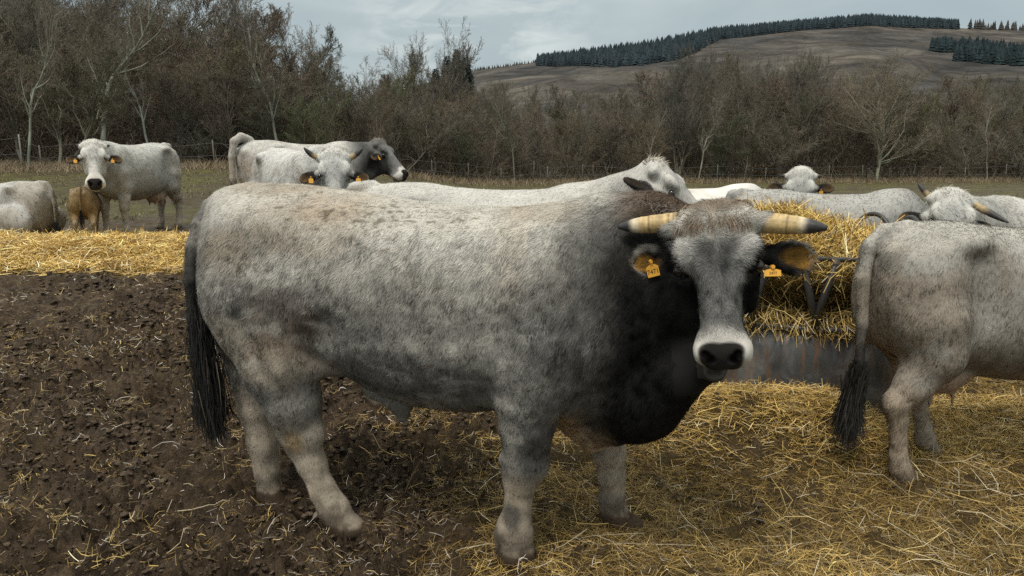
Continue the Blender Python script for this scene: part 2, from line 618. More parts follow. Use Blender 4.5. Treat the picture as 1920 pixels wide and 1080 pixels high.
def head_paint(P, C, H, pal, ears, bull=False):
    t, s, n = H.inv(P)
    wf = 1.0 if bull else .86
    def put(m, c):
        m = np.clip(m, 0, 1)[:, None]
        C[:] = C * (1 - m) + np.asarray(c) * m
    near = sst(.42, .30, np.abs(s)) * sst(-.14, -.06, t) * sst(.72, .66, t) * sst(-.40, -.30, n)
    jit = (vnoise(P, 30, 21) - .5) * .03
    nl = .09 * sst(.34, .46, t) if bull else 0
    core = sst(.20, .165, np.abs(s)) * sst(-.09, -.04, t) * sst(-.13 if bull else -.30, -.09 if bull else -.22, n - nl)
    put(core * (t < .7), pal['face'])
    # darker nose bridge and grey mottling
    put(core * sst(.12, .34, t + jit) * pal.get('bridge_amt', .5) * sst(.52, .46, t), pal['bridge'])
    put(core * sst(.075, .14, t + jit) * sst(.34, .24, t) * sst(.12, .03, np.abs(s)) * .55, pal['bridge'])
    # cheeks / sides
    edge = np.interp(t, [-.1, .09, .13, .20, .27, .34, .41, .46, .49, .7], [.3, .3, .158, .122, .086, .070, .070, .088, .3, .3])
    side = sst(-.014, .020, np.abs(s) + jit - edge) * sst(.50, .455, t)
    side = np.maximum(side, sst(-.05, -.10, n) * sst(.05, .11, t) * sst(.46, .42, t) * sst(.03, .08, np.abs(s)))
    wide = sst(.26, .215, np.abs(s)) * sst(-.09, -.04, t) * sst(-.24 if bull else -.30, -.18 if bull else -.22, n) * (np.abs(s) < .5)
    put(wide * side * pal.get('cheek_amt', 1) * (1.0 if bull else 1.0), pal['cheek'])
    put(core * sst(-.10, -.16, n) * sst(.46, .40, t) * pal.get('cheek_amt', 1), pal['cheek'])
    # eye surround
    d = np.sqrt((t - .23) ** 2 + (np.abs(s) - .14 * wf) ** 2 + (n + .02) ** 2)
    er = 1.0 if bull else .62
    put(near * sst(.05 * er, .03 * er, d), (.02, .018, .016))
    if bull:
        put(near * np.exp(-((d - .036) / .007) ** 2) * .85, (.13, .118, .105))
    # muzzle: white ring, black pad
    ring = sst(.438, .478, t + jit * 1.5 - .25 * np.abs(s)) * sst(.66, .62, t) * sst(.124, .114, np.abs(s)) * sst(-.15, -.12, n - (0 if not bull else .3 * (.60 - np.clip(t, 0, .6))))
    if bull: ring = ring * sst(1.35, 1.15, (s / .114) ** 2 + ((n + .045) / .105) ** 2)
    put(ring, pal['muzzle'])
    put(ring * (sst(-.085, -.105, n) if bull else sst(-.125, -.14, n)), pal['cheek'])
    pd = (np.abs(s) / (.077 + .010 * sst(.60, .53, t))) ** 2.8 + (np.abs(t - .564 + .10 * np.abs(s)) / .056) ** 2.8
    put(sst(1.25, .8, pd + jit * 8) * (n > -.09) * (t < .7), (.035, .031, .030))
    put(sst(.100, .108, n * -1) * sst(.50, .53, t) * (np.abs(s) < .11) * (n > -.16) * .6 * (t < .7), (.10, .085, .075))
    dn = np.minimum(np.sqrt((t - .550) ** 2 + (np.abs(s) - .060) ** 2), np.sqrt((t - .568) ** 2 + (np.abs(s) - .044) ** 2))
    put(sst(.022, .012, dn) * (n > -.05) * (t < .7), (.005, .004, .004))
    # ears
    for e in ears:
        sd, droop, back, ln = e
        base = H.p(EB, sd * .128 * wf, -.075)
        D = nrm(H.S * sd * math.cos(droop) + H.A * math.sin(droop) - H.N * back)
        fn = nrm(H.N - D * (H.N @ D)); up = np.cross(D, fn)
        q = (P - base) / H.k
        a, b, c = q @ D, q @ up, q @ fn
        on = sst(1.35, 1.2, np.sqrt(((a - .055 - ln * .5) / (ln * .54)) ** 2 + (b / .060) ** 2 + (c / .034) ** 2)) * sst(.02, .05, a)
        put(on, pal['ear'])
        inner = on * (c > -.006) * sst(1.05, .55, np.sqrt(((a - .085 - ln * .5) / (ln * .46)) ** 2 + ((b + .002) / .042) ** 2) + jit * 6)
        put(inner, pal['ear_in'])
        em = np.sqrt(((a - .055 - ln * .5) / (ln * .54)) ** 2 + (b / .060) ** 2)
        rim = on * sst(.74, .95, em + jit * 4) * sst(.5, .8, (a - .055) / ln + .35 * (b * np.sign(D @ H.S) < 0)) * pal.get('rim', .5)
        put(rim, (.5, .46, .4))
        put(inner * sst(.012, .0, c) * .55, (.03, .022, .015))


def build_horn(H, s, spec, bull):
    """tapered, slightly curved horn; spec = length, droop, forward, up-curve, base radius"""
    ln, droop, fwd, upc, r0 = spec
    wf = 1.0 if bull else .86
    p0 = H.p(.052 - (.026 if bull and s < 0 else 0), s * .145 * wf, -.005)
    pts, rad, col = [], [], []
    n = 40
    rng = np.random.RandomState(3 + s)
    for i in range(n):
        q = i / (n - 1)
        pts.append(p0 + H.k * (H.S * s * ln * (q - .12 * upc * q * q) + H.A * (droop * ln * q - upc * ln * .8 * q ** 2) + H.N * fwd * ln * q * (1 + .4 * q)))
        ridge = 1 + .018 * math.sin(q * 38 + 2 * math.sin(q * 9)) * (q < .65) + rng.randn() * .006
        rr = r0 * (1 - .13 * q - .66 * q ** 4.2)
        rad.append(max(rr, .0035) * ridge * H.k)
        a = sst(.68, .80, np.array(q + .03 * s)) if bull else sst(.3, .6, np.array(q))
        base = np.array([.50, .36, .17]) * (.82 + .3 * rng.rand()) * (1 - .4 * (q < .07))
        pale = np.array([.6, .52, .38])
        if not bull: base = base * [.75, .78, .9]
        c = base + (pale - base) * float(sst(.55, .72, np.array(q)))
        if bull and (abs(q - .46) < .015 or abs(q - .12) < .012): c = c * .55
        col.append(c * (1 - a) + np.array([.035, .033, .035]) * a)
    mb = MB()
    mb.tube(pts, rad, 18, True, np.array(col))
    return mb.mesh('horn')


def digits_mesh(txt, size):
    """flat text as mesh verts (x right, y up), via a temporary font curve"""
    cu = bpy.data.curves.new('txt', 'FONT')
    cu.body = txt; cu.size = size; cu.align_x = 'CENTER'; cu.align_y = 'CENTER'
    o = bpy.data.objects.new('txt', cu); COL.objects.link(o)
    dg = bpy.context.evaluated_depsgraph_get()
    me = bpy.data.meshes.new_from_object(o.evaluated_get(dg))
    bpy.data.objects.remove(o); bpy.data.curves.remove(cu)
    return me


def build_tag(parent, pos, right, up, size, txt=None):
    """yellow ear tag: plate, stud and printed numbers"""
    r = nrm(right); u = nrm(up); nn = nrm(np.cross(r, u)); u = np.cross(nn, r)
    R = np.stack([r, u, nn], 1)
    mb = MB()
    w, h = size
    # plate with rounded shoulders
    out = [(-w / 2, -h / 2), (w / 2, -h / 2), (w / 2, h * .28), (w * .3, h * .42), (w * .14, h * .48), (w * .1, h * .75), (-w * .1, h * .75),
           (-w * .14, h * .48), (-w * .3, h * .42), (-w / 2, h * .28)]
    m = len(out)
    V = np.array([[x, y, z] for z in (-.0012, .0012) for x, y in out] + [[0, 0, -.0012], [0, 0, .0012]])
    F3 = [(2 * m, (i + 1) % m, i) for i in range(m)] + [(2 * m + 1, m + i, m + (i + 1) % m) for i in range(m)]
    F4 = [(i, (i + 1) % m, m + (i + 1) % m, m + i) for i in range(m)]
    mb.add(V @ R.T + pos, F4, F3, (.72, .36, .045))
    st = pos + u * h * .72
    mb.tube([st - nn * .006, st + nn * .008], [w * .16, w * .13], 10, True, (.62, .30, .035))
    t = add_obj('ear_tag', mb.mesh('ear_tag', False), M_TAG, parent)
    if txt:
        lo = []
        for s_, dy, sc in ((txt, -.10, .52), ('BE 1', .24, .24)):
            me = digits_mesh(s_, h * sc)
            n = len(me.vertices)
            co = np.zeros(n * 3, f32); me.vertices.foreach_get('co', co); co = co.reshape(-1, 3)
            co[:, 0] *= min(1.0, w * .86 / (np.ptp(co[:, 0]) + 1e-6))
            co[:, 1] += h * dy; co[:, 2] = .0022
            co = co @ R.T + pos
            me.vertices.foreach_set('co', co.astype(f32).ravel()); me.update()
            lo.append(me)
        for me in lo[:1]:
            add_obj('number', me, M_INK, t)
        bpy.data.meshes.remove(lo[1])
    return t


def strand_mesh(roots, dirs, lens, width, rng, grav=.0, nseg=4, wave=.1, cols=None, lock=1.0):
    """ribbons of hair"""
    n = len(roots)
    P = roots.copy(); D = nrm(dirs)
    side = nrm(np.cross(D, nrm(rng.randn(n, 3) * .5 + [0.1, -1, .1])))
    V = []
    cen = [P.copy()]
    for i in range(nseg):
        D = nrm(D + np.array([0, 0, -grav]) + rng.randn(n, 3) * wave)
        P = P + D * (lens / nseg)[:, None]
        cen.append(P.copy())
    rows = []
    for i, c in enumerate(cen):
        w = width * (1 - i / nseg) ** .6 * .5 + 1e-5
        rows += [c - side * w, c + side * w]
    V = np.stack(rows, 1)
    m = 2 * (nseg + 1)
    base = (np.arange(n) * m)[:, None]
    Fs = [np.concatenate([base + 2 * i, base + 2 * i + 1, base + 2 * i + 3, base + 2 * i + 2], 1) for i in range(nseg)]
    C = np.repeat(cols, m, 0)
    return V.reshape(-1, 3), np.concatenate(Fs), C


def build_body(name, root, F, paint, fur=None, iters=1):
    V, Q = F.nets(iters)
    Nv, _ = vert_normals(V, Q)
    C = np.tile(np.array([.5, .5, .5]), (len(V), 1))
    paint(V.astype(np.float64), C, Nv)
    C = np.clip(C, .002, 1)
    if fur:
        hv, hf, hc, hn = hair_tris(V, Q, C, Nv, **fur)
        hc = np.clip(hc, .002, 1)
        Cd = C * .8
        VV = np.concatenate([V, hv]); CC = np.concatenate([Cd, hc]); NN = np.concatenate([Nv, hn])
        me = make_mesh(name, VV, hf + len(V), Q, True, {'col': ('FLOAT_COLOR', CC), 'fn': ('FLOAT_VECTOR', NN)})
    else:
        me = make_mesh(name, V, None, Q, True, {'col': ('FLOAT_COLOR', C), 'fn': ('FLOAT_VECTOR', Nv)})
    return add_obj(name, me, HIDE, root), V, Q, C, Nv


def eyes(root, H, bull=False):
    wf = 1.0 if bull else .86
    for s in (-1, 1):
        mb = MB()
        c = H.p(.222, s * (.148 if bull else .142) * wf, -.004 if bull else -.010)
        n = 10
        V, F4 = [], []
        r = (.0235 if bull else .0215) * H.k
        for i in range(n + 1):
            th = math.pi * i / n
            for j in range(14):
                ph = 2 * math.pi * j / 14
                V.append(c + r * np.array([math.sin(th) * math.cos(ph), math.sin(th) * math.sin(ph), math.cos(th)]))
        for i in range(n):
            for j in range(14):
                F4.append((i * 14 + j, (i + 1) * 14 + j, (i + 1) * 14 + (j + 1) % 14, i * 14 + (j + 1) % 14))
        mb.add(V, F4)
        add_obj('eye', mb.mesh('eye'), M_EYE, root)
# ------------------------------------------------------------------ the bull in front
BR = np.array([-.35, 3.10, 0.0]); BPHI = math.radians(-11.3)
_bc, _bs = math.cos(BPHI), math.sin(BPHI)


def w2l(P):
    d = np.asarray(P, float) - BR
    return np.array([d[0] * _bc + d[1] * _bs, -d[0] * _bs + d[1] * _bc, d[2]])


def L(u, v, yl=0.0):
    """local point of the bull on its own plane y = yl"""
    a = w2l(at(u, v, 1.0)); b = w2l(at(u, v, 5.0))
    t = (yl - a[1]) / (b[1] - a[1])
    return a + (b - a) * t


def LY(u, v, Y):
    return w2l(at(u, v, Y))


def make_bull():
    root = thing('bull', 'big grey bull with black neck and wide yellow horns standing side on in front', 'bull', tuple(BR), BPHI)
    A0 = nrm(LY(1354, 672, 2.42) - LY(1341, 392, 2.57))
    cam_l = w2l((0.10, 0, 1.62))
    o = LY(1341, 397, 2.60)
    H = Head(o, A0, cam_l + np.array([-.32, 0, 0]) - o + np.array([0, 0, .0]), .905)
    # a slight roll so that the right horn sits lower
    r = math.radians(1.6)
    H.N, H.S = H.N, H.S
    lo = (-1.35, -.62, -.05); hi = (1.48, .62, 1.62)
    hp = H.p(.25, 0, -.1)
    xs = axis_grid(lo[0], hi[0], .0125, (hp[0] - .36, hp[0] + .36), .0062)
    ys = axis_grid(-1.05, hi[1], .0125, (-1.05, hp[1] + .24), .0066)
    zs = axis_grid(lo[2], hi[2], .0125, (hp[2] - .42, hp[2] + .38), .0064)
    F = Field(xs, ys, zs)
    # torso
    T = [(378, 428, 520, .03, 2), (386, 404, 570, .06, 2.0), (402, 376, 610, .115, 2.0), (430, 353, 650, .19, 2.1), (485, 344, 700, .275, 2.3),
         (560, 346, 690, .31, 2.3), (640, 355, 690, .335, 2.1), (720, 367, 728, .365, 2.1), (800, 379, 752, .385, 2.2),
         (880, 386, 760, .385, 2.3), (960, 388, 757, .37, 2.3), (1040, 379, 770, .345, 2.3), (1120, 367, 800, .31, 2.2),
         (1190, 370, 815, .25, 2.1), (1245, 410, 790, .13, 2)]
    st = []
    for u, vt, vb, hw, p in T:
        a, b = L(u, vt), L(u, vb)
        st.append(((a[0] + b[0]) / 2, hw, a[2], b[2], p))
    F.loft((0, 0, 0), (1, 0, 0), (0, 1, 0), (0, 0, 1), st, .06)
    r3 = lambda u, v, yl, r: (*L(u, v, yl), r)
    # pelvis and thighs
    for s in (-1, 1):
        F.ell(L(520, 400, 0) + [0, s * .19, -.03], (.13, .07, .06), None, .09)        # hook bone
        F.ell(L(1060, 500, 0) + [0, s * .20, .0], (.12, .09, .20), None, .12)         # shoulder blade
    F.ell(L(462, 525, -.17), (.20, .165, .31), None, .07)                               # near thigh
    F.ell(L(468, 520, .17), (.18, .16, .30), None, .07)
    F.cone(L(478, 560, -.18), L(525, 680, -.2), .185, .15, .07)
    F.path([r3(525, 690, -.2, .150), r3(548, 752, -.19, .112), r3(566, 812, -.17, .083)], .05)
    F.path([r3(565, 815, -.17, .078), r3(584, 868, -.165, .058), r3(607, 922, -.165, .053), r3(626, 955, -.165, .062), r3(642, 982, -.17, .062)], .035)
    F.ell(L(652, 990, -.17), (.085, .07, .05), None, .03)
    F.cone(L(526, 800, -.17), L(552, 850, -.17), .030, .026, .03)                       # hock point
    F.cone(L(460, 600, .12), L(474, 700, .1), .17, .10, .08)
    F.path([r3(474, 700, .08, .10), r3(482, 765, .07, .080), r3(494, 830, .07, .070), r3(500, 885, .07, .053), r3(508, 928, .07, .056), r3(524, 958, .06, .06)], .035)
    F.ell(L(532, 965, .05), (.075, .06, .045), None, .03)
    # crease between thigh and flank
    F.ell(L(596, 630, -.37), (.07, .06, .07), None, .08, 'sub')
    F.cone(L(548, 575, -.40), L(606, 690, -.35), .035, .045, .06, 'sub')
    F.ell(L(640, 470, -.42), (.10, .06, .10), None, .10, 'sub')
    F.cone(L(580, 690, -.2), L(630, 690, -.18), .04, .02, .07)                        # flank fold
    # near foreleg
    F.ell(L(1035, 600, -.22), (.20, .13, .30), None, .12)
    F.cone(L(1018, 640, -.25), L(992, 745, -.245), .155, .118, .08)
    F.path([r3(992, 745, -.245, .120), r3(987, 800, -.24, .103), r3(987, 840, -.235, .086), r3(985, 872, -.235, .083), r3(976, 905, -.235, .058),
            r3(971, 945, -.235, .049), r3(966, 985, -.235, .062), r3(964, 1003, -.235, .068), r3(966, 1028, -.235, .068)], .035)
    F.ell(L(968, 1040, -.24), (.082, .068, .05), None, .03)
    F.ell(L(992, 866, -.25), (.07, .065, .06), None, .03)
    F.cone(L(952, 860, -.235), L(955, 900, -.235), .03, .02, .03)
    F.cone(L(952, 985, -.235), L(942, 1003, -.235), .035, .03, .025)
    F.ell(L(588, 812, -.18), (.045, .05, .06), None, .04)
    # far foreleg
    F.cone(L(1100, 700, .18), L(1130, 800, .17), .15, .088, .07)
    F.path([r3(1130, 800, .17, .085), r3(1143, 850, .17, .066), r3(1147, 890, .17, .056), r3(1147, 930, .17, .052), r3(1150, 965, .17, .055), r3(1172, 982, .16, .053)], .035)
    F.ell(L(1180, 985, .16), (.07, .055, .038), None, .03)
    for (u, v, yl, sz) in ((985, 1040, -.24, 1.0), (1192, 985, .16, .8), (668, 990, -.17, 1.0), (545, 965, .05, .8)):
        F.cone(L(u, v, yl), L(u + 28, v + 8, yl), .008 * sz, .016 * sz, .012, 'sub')
    F.cone(L(940, 1005, -.21), L(934, 1016, -.21), .02, .016, .015)
    F.cone(L(600, 962, -.15), L(590, 972, -.15), .02, .016, .015)
    # brisket, pale fold between the forelegs
    F.cone(L(1085, 770, -.02), L(1150, 762, -.05), .09, .13, .07)
    F.cone(L(1112, 815, -.05), L(1135, 800, -.05), .045, .07, .06)
    F.cone(L(1060, 790, .0), L(1110, 825, .0), .035, .05, .05)
    # chest, neck, dewlap
    C0 = LY(1165, 600, 2.93); C1 = LY(1228, 560, 2.88); C2 = LY(1310, 505, 2.80)
    F.cone(C0, C1, .31, .25, .12)
    F.cone(C1, C2, .25, .16, .10)
    F.cone(C2, H.p(.14, 0, -.15), .15, .13, .08)
    F.cone(LY(1170, 470, 2.98), LY(1225, 452, 2.92), .205, .155, .10)
    F.cone(LY(1225, 452, 2.92), LY(1310, 462, 2.80), .155, .13, .08)
    F.cone(LY(1168, 720, 2.88), LY(1205, 745, 2.80), .17, .155, .09)
    F.cone(LY(1205, 745, 2.80), LY(1262, 708, 2.68), .145, .10, .08)
    F.cone(LY(1262, 708, 2.74), LY(1318, 680, 2.69), .10, .070, .07)
    F.cone(LY(1318, 676, 2.69), LY(1340, 696, 2.58), .065, .040, .04)
    F.cone(LY(1330, 560, 2.76), LY(1325, 650, 2.70), .14, .085, .08)
    # folds of skin
    F.cone(L(962, 560, -.40), L(936, 745, -.38), .030, .036, .06, 'sub')
    F.ell(L(1010, 560, -.30), (.10, .09, .16), None, .08)
    F.ell(L(1000, 690, -.27), (.09, .09, .12), None, .07)
    F.cone(L(1085, 470, -.345), L(1105, 640, -.37), .012, .016, .05, 'sub')
    F.cone(L(1120, 440, -.33), L(1150, 600, -.37), .012, .014, .04, 'sub')
    F.cone(L(440, 600, -.375), L(515, 745, -.36), .008, .012, .06, 'sub')
    for q_ in range(4):
        F.cone(L(700 + 62 * q_, 480, -.395), L(715 + 62 * q_, 640, -.395), .006, .010, .06, 'sub')
    # sheath
    F.cone(L(752, 752, -.02), L(756, 782, -.02), .04, .024, .05)
    F.cone(L(700, 725, -.02), L(752, 752, -.02), .05, .045, .05)
    # tail
    F.path([r3(470, 364, 0, .05), r3(430, 374, 0, .05), r3(400, 393, -.02, .048), r3(376, 422, -.06, .036), r3(362, 465, -.10, .030), r3(358, 525, -.12, .027),
            r3(362, 590, -.10, .024), r3(374, 660, -.07, .018)], .012)
    ears = [(-1, math.radians(5), -.05, .150), (1, math.radians(10), -.02, .165)]
    head_sdf(F, H, ears, True)
    # colours
    WH = np.array([.66, .63, .57]); LG = np.array([.30, .284, .255]); MG = np.array([.165, .16, .155]); DG = np.array([.07, .068, .066])
    BK = np.array([.010, .010, .010]); TAN = np.array([.40, .31, .22]); BRN = np.array([.15, .105, .075]); CR = np.array([.58, .49, .385]); MUD = np.array([.075, .052, .036])

    def blob(P, C, u, v, ru, rv, c, amt, yl=-.3, warp=.25, ang=0, yr=None):
        p = L(u, v, yl)
        q = L(u + 100, v, yl)
        sc = np.linalg.norm(q - p) / 100
        dx = (P[:, 0] - p[0]) / sc; dz = (P[:, 2] - p[2]) / sc
        if ang:
            ca, sa = math.cos(math.radians(ang)), math.sin(math.radians(ang))
            dx, dz = dx * ca + dz * sa, -dx * sa + dz * ca
        d = np.sqrt((dx / ru) ** 2 + (dz / rv) ** 2) + warp * (fbm(P, 7, 4, 5) - .5) * 2
        m = amt * sst(1.15, .45, d)
        if yr: m = m * sst(yr[1] + .03, yr[1], P[:, 1]) * sst(yr[0] - .03, yr[0], P[:, 1])
        C[:] = C * (1 - m[:, None]) + c * m[:, None]

    def paint(P, C, Nv):
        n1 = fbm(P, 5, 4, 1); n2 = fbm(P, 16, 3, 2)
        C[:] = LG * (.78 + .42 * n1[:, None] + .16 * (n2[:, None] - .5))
        C[:] = C + (WH - C) * (sst(.1, .8, Nv[:, 2]) * .75)[:, None]  # top highlight painted in: up-facing fur whitened
        # coat colour plus painted shading: pale highlights, darker underside and haunch hollow; cream legs
        for a in [(560, 430, 150, 75, TAN, .40), (430, 470, 60, 50, TAN, .45), (600, 395, 90, 30, TAN, .5), (470, 352, 120, 22, TAN * .8, .55),
                  (960, 470, 45, 110, TAN, .32), (1000, 400, 120, 25, TAN, .35), (540, 500, 70, 40, WH, .45), (700, 480, 170, 80, WH, .25), (900, 500, 120, 100, WH, .3),
                  (640, 650, 140, 70, MG, .6), (760, 705, 220, 60, MG * .8, .72), (860, 715, 110, 45, MG * .75, .6),
                  (520, 600, 80, 70, BRN, .62), (500, 560, 90, 50, MG, .35), (420, 560, 45, 90, LG * .85, .5), (430, 640, 60, 70, CR * .75, .6), (520, 680, 70, 60, TAN * .8, .5),
                  (590, 610, 45, 50, BRN * .55, .8), (600, 700, 40, 40, CR * .7, .5),
                  (1000, 640, 90, 90, MG * 1.2, .45), (940, 640, 24, 90, WH, .3), (1060, 640, 80, 110, MG, .5), (1010, 820, 40, 60, DG, .8), (1020, 770, 70, 60, MG, .6),
                  (960, 830, 22, 60, LG, .5), (1080, 500, 60, 120, LG * .8, .5), (1100, 440, 60, 60, MG, .4), (1085, 700, 45, 50, MG * .9, .6)]:
            blob(P, C, *a)
        # scuffs, wrinkle shade painted as thin dark lines, clots of dung
        sc = sst(.58, .68, fbm(P * [1, 1, 2.2], 11, 4, 51)) * .30
        C[:] = C + (WH - C) * sc[:, None]
        blob(P, C, 535, 512, 60, 22, WH * 1.1, .55, -.3, .9)
        blob(P, C, 610, 640, 26, 60, WH, .35, -.3, .9)
        wr = np.exp(-((fbm(P * [1.5, 1, .8], 6, 4, 61) - .5) / .014) ** 2) * .22
        C[:] = C * (1 - wr[:, None])
        cl = sst(.70, .76, vnoise(P, 60, 71) * .55 + .45 * fbm(P, 5, 3, 72) + .16 * sst(-.3, -1.0, P[:, 0]) * sst(1.2, .7, P[:, 2])) * .7
        C[:] = C + (MUD * 1.4 - C) * cl[:, None]
        # legs
        z = P[:, 2]; x = P[:, 0]
        hind = sst(L(700, 800, -.2)[0], L(660, 800, -.2)[0], x)
        leg = sst(.62, .44, z + .1 * (n1 - .5)) * hind
        C[:] = C + (CR * (.75 + .4 * n2[:, None]) - C) * (leg * .85)[:, None]
        fore = sst(L(760, 800, -.2)[0], L(830, 800, -.2)[0], x)
        leg = sst(.44, .34, z + .10 * (n1 - .5)) * fore
        C[:] = C + (CR * .85 * (.7 + .4 * n2[:, None]) - C) * (leg * .85)[:, None]
        blob(P, C, 968, 945, 22, 34, DG, .85, -.2, .2)
        blob(P, C, 1010, 840, 35, 45, DG, .8, -.2, .3)
        blob(P, C, 972, 905, 14, 40, TAN, .5, -.2)
        blob(P, C, 560, 820, 22, 30, TAN * [1, .85, .6], .7, -.2)
        blob(P, C, 1150, 940, 26, 25, MG, .6, .15)
        # brisket pale skin
        wf = sst(L(1020, 800, 0)[0], L(1050, 800, 0)[0], x) * sst(L(1168, 800, 0)[0], L(1146, 800, 0)[0], x) * sst(.74, .66, z) * sst(-.245, -.20, P[:, 1]) * sst(.36, .42, z)
        C[:] = C + (CR * [1.15, 1.05, .98] - C) * (wf * .95)[:, None]
        blob(P, C, 1110, 760, 60, 20, TAN * .8, .6, -.05)
        # black front: boundary runs from the nape down to the elbow
        bx = np.interp(z, [.3, .50, .62, .78, .95, 1.15, 1.30, 1.42, 1.55],
                       [L(1160, 800)[0], L(1145, 800)[0], L(1135, 800)[0], L(1135, 650)[0], L(1150, 650)[0], L(1148, 500)[0], L(1150, 450)[0], L(1165, 400)[0], L(1185, 380)[0]])
        dd = x - .25 * (P[:, 1] + .2) - bx + .16 * (fbm(P * [1, 1, .35], 14, 4, 8) - .5) - .07
        f = sst(-.13, .07, dd + .05) * sst(.40, .46, z)
        C[:] = C + (MG * .8 - C) * (sst(-.34, -.05, dd) * .6 * sst(.42, .5, z))[:, None]
        C[:] = C + (BK - C) * (f * .97)[:, None]
        top = sst(1.37, 1.45, z + .04 * (n1 - .5)) * sst(L(1130, 380)[0], L(1190, 380)[0], x)
        C[:] = C + (BRN * 1.1 - C) * (top * .6)[:, None]
        # tail
        tp = [L(400, 393, -.02), L(376, 422, -.06), L(362, 465, -.10), L(358, 525, -.12), L(362, 590, -.10), L(374, 660, -.07)]
        dt = np.full(len(P), 9.0)
        for a_, b_ in zip(tp[:-1], tp[1:]):
            ab = b_ - a_; q_ = np.clip(((P - a_) @ ab) / (ab @ ab), 0, 1)
            dt = np.minimum(dt, np.linalg.norm(P - a_ - q_[:, None] * ab, axis=1))
        tl = sst(.045, .036, dt)
        C[:] = C + (DG * .8 - C) * (tl * (.45 + .5 * sst(1.35, 1.1, z)))[:, None]
        blob(P, C, 385, 392, 26, 24, MG * .8, .7, -.03, .2, 0, (-.09, .05))
        blob(P, C, 362, 440, 14, 45, MG * .7, .8, -.04, .2, 0, (-.09, .03))
        # dirt towards the ground
        md = np.maximum(sst(.24, .05, z + .16 * (n2 - .5)) * .5, sst(.085, .06, z + .03 * (n2 - .5)) * .97) + .30 * sst(.55, .2, z) * sst(.5, .62, fbm(P, 22, 3, 31))
        C[:] = C + (MUD - C) * np.clip(md, 0, 1)[:, None]
        pal = dict(face=np.array([.50, .485, .455]), bridge=np.array([.11, .11, .11]), bridge_amt=.72, cheek=np.array([.011, .011, .011]),
                   muzzle=np.array([.76, .72, .66]), ear=np.array([.018, .017, .017]), ear_in=np.array([.42, .22, .045]), rim=.65)
        t, s, n = H.inv(P)
        head_paint(P, C, H, pal, ears, True)
        dk = np.exp(-((t - .19) / .055) ** 2 - (s / .06) ** 2) * (n > -.05) * .6
        C[:] = C + (np.array([.06, .06, .06]) - C) * dk[:, None]
        bt = sst(.045, .0, t + .25 * np.abs(s)) * sst(-.10, -.06, t) * sst(.15, .12, np.abs(s)) * (n > -.13) * .8
        wh = sst(.13, .085, t) * sst(-.08, -.02, t) * sst(.2, .16, np.abs(s)) * sst(-.10, -.04, n) * .6
        C[:] = C + (np.array([.62, .58, .51]) - C) * wh[:, None]
        C[:] = C + (np.array([.20, .145, .10]) - C) * bt[:, None]

    rng = np.random.RandomState(11)
    pre = {}

    def comb(P, Nn):
        t, s, n = H.inv(P)
        onhead = (t > -.06) & (t < .7) & (np.abs(s) < .34) & (n > -.3)
        d = np.tile(np.array([-.55, 0, -.85]), (len(P), 1))
        sg = np.tanh(s / .035)
        hd = H.A[None] * .9 + H.S[None] * (sg * .45)[:, None]
        up = (t > .12) & (t < .24)
        hd = np.where(up[:, None], H.S[None] * (sg * .9)[:, None] + H.A[None] * ((t - .17) * 6)[:, None], hd)
        hd = np.where((t < .12)[:, None], H.S[None] * (sg * .8)[:, None] - H.A[None] * .2, hd)
        d[onhead] = hd[onhead]
        return d

    def length(P):
        t, s, n = H.inv(P)
        on = (t > -.06) & (t < .7) & (np.abs(s) < .2) & (n > -.3)
        Lh = np.interp(t, [-.05, .1, .25, .45, .5, .7], [.026, .028, .020, .012, .003, .0025])
        ear = (np.abs(s) > .2) & (t > 0) & (t < .35) & (n > -.3)
        base = np.where(P[:, 2] < .45, .010, .0155)
        neck = sst(.45, .65, P[:, 0])
        base = base * (1 + .5 * neck)
        out = np.where(on, Lh, base)
        de = np.sqrt((t - .225) ** 2 + (np.abs(s) - .148) ** 2 + (n + .012) ** 2)
        out = np.where(de < .05, .003, out)
        return np.where(ear, .022, out)

    def width(P):
        t, s, n = H.inv(P)
        on = (t > -.06) & (t < .7) & (np.abs(s) < .36) & (n > -.3)
        return np.where(on, .0016, .0026)

    tt = time.time()
    wfun = None
    V0, Q0 = None, None
    def isface(P):
        t, s, n = H.inv(P)
        return (t > -.06) & (t < .7) & (np.abs(s) < .36) & (n > -.25)
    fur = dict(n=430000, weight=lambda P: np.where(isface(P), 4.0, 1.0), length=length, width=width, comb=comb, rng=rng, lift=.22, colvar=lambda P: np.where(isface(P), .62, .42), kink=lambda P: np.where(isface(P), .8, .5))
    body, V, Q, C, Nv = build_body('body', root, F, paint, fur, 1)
    print('bull body', len(V), time.time() - tt)
    eyes(root, H, True)
    for s, sp in ((-1, (.238, .03, .02, .03, .039)), (1, (.248, .17, .06, -.03, .040))):
        add_obj('horn', build_horn(H, s, sp, True), M_HORN, root)
    # ear tags
    e = H.p(.235, -.235, -.105)
    build_tag(root, LY(1224, 507, 2.63), _rot_l((.96, 0, .25)), _rot_l((-.3, 0, .95)), (.044, .046), '7471')
    build_tag(root, LY(1449, 511, 2.49), _rot_l((1, 0, .02)), _rot_l((.15, .3, .9)), (.056, .026), '2477')
    # forelock
    n = 7500
    t = rng.uniform(-.045, .022, n); s = rng.uniform(-.115, .115, n)
    nn = np.interp(t, [-.045, -.01, .05], [-.01, .035, .05]) - (np.abs(s) / .15) ** 3 * .05
    R = np.stack([H.p(a, b, c) for a, b, c in zip(t, s, nn)])
    # parts in the middle and falls to both sides, then down
    sw = np.tanh(s / .05) * (.35 + .5 * rng.rand(n)) + rng.randn(n) * .25
    D = H.S[None] * sw[:, None] + H.A[None] * (.15 + 1.1 * rng.rand(n))[:, None] + H.N[None] * .38
    m = rng.rand(n)[:, None]
    cols = np.array([.12, .08, .052]) * (1 - m) + np.array([.30, .225, .155]) * m
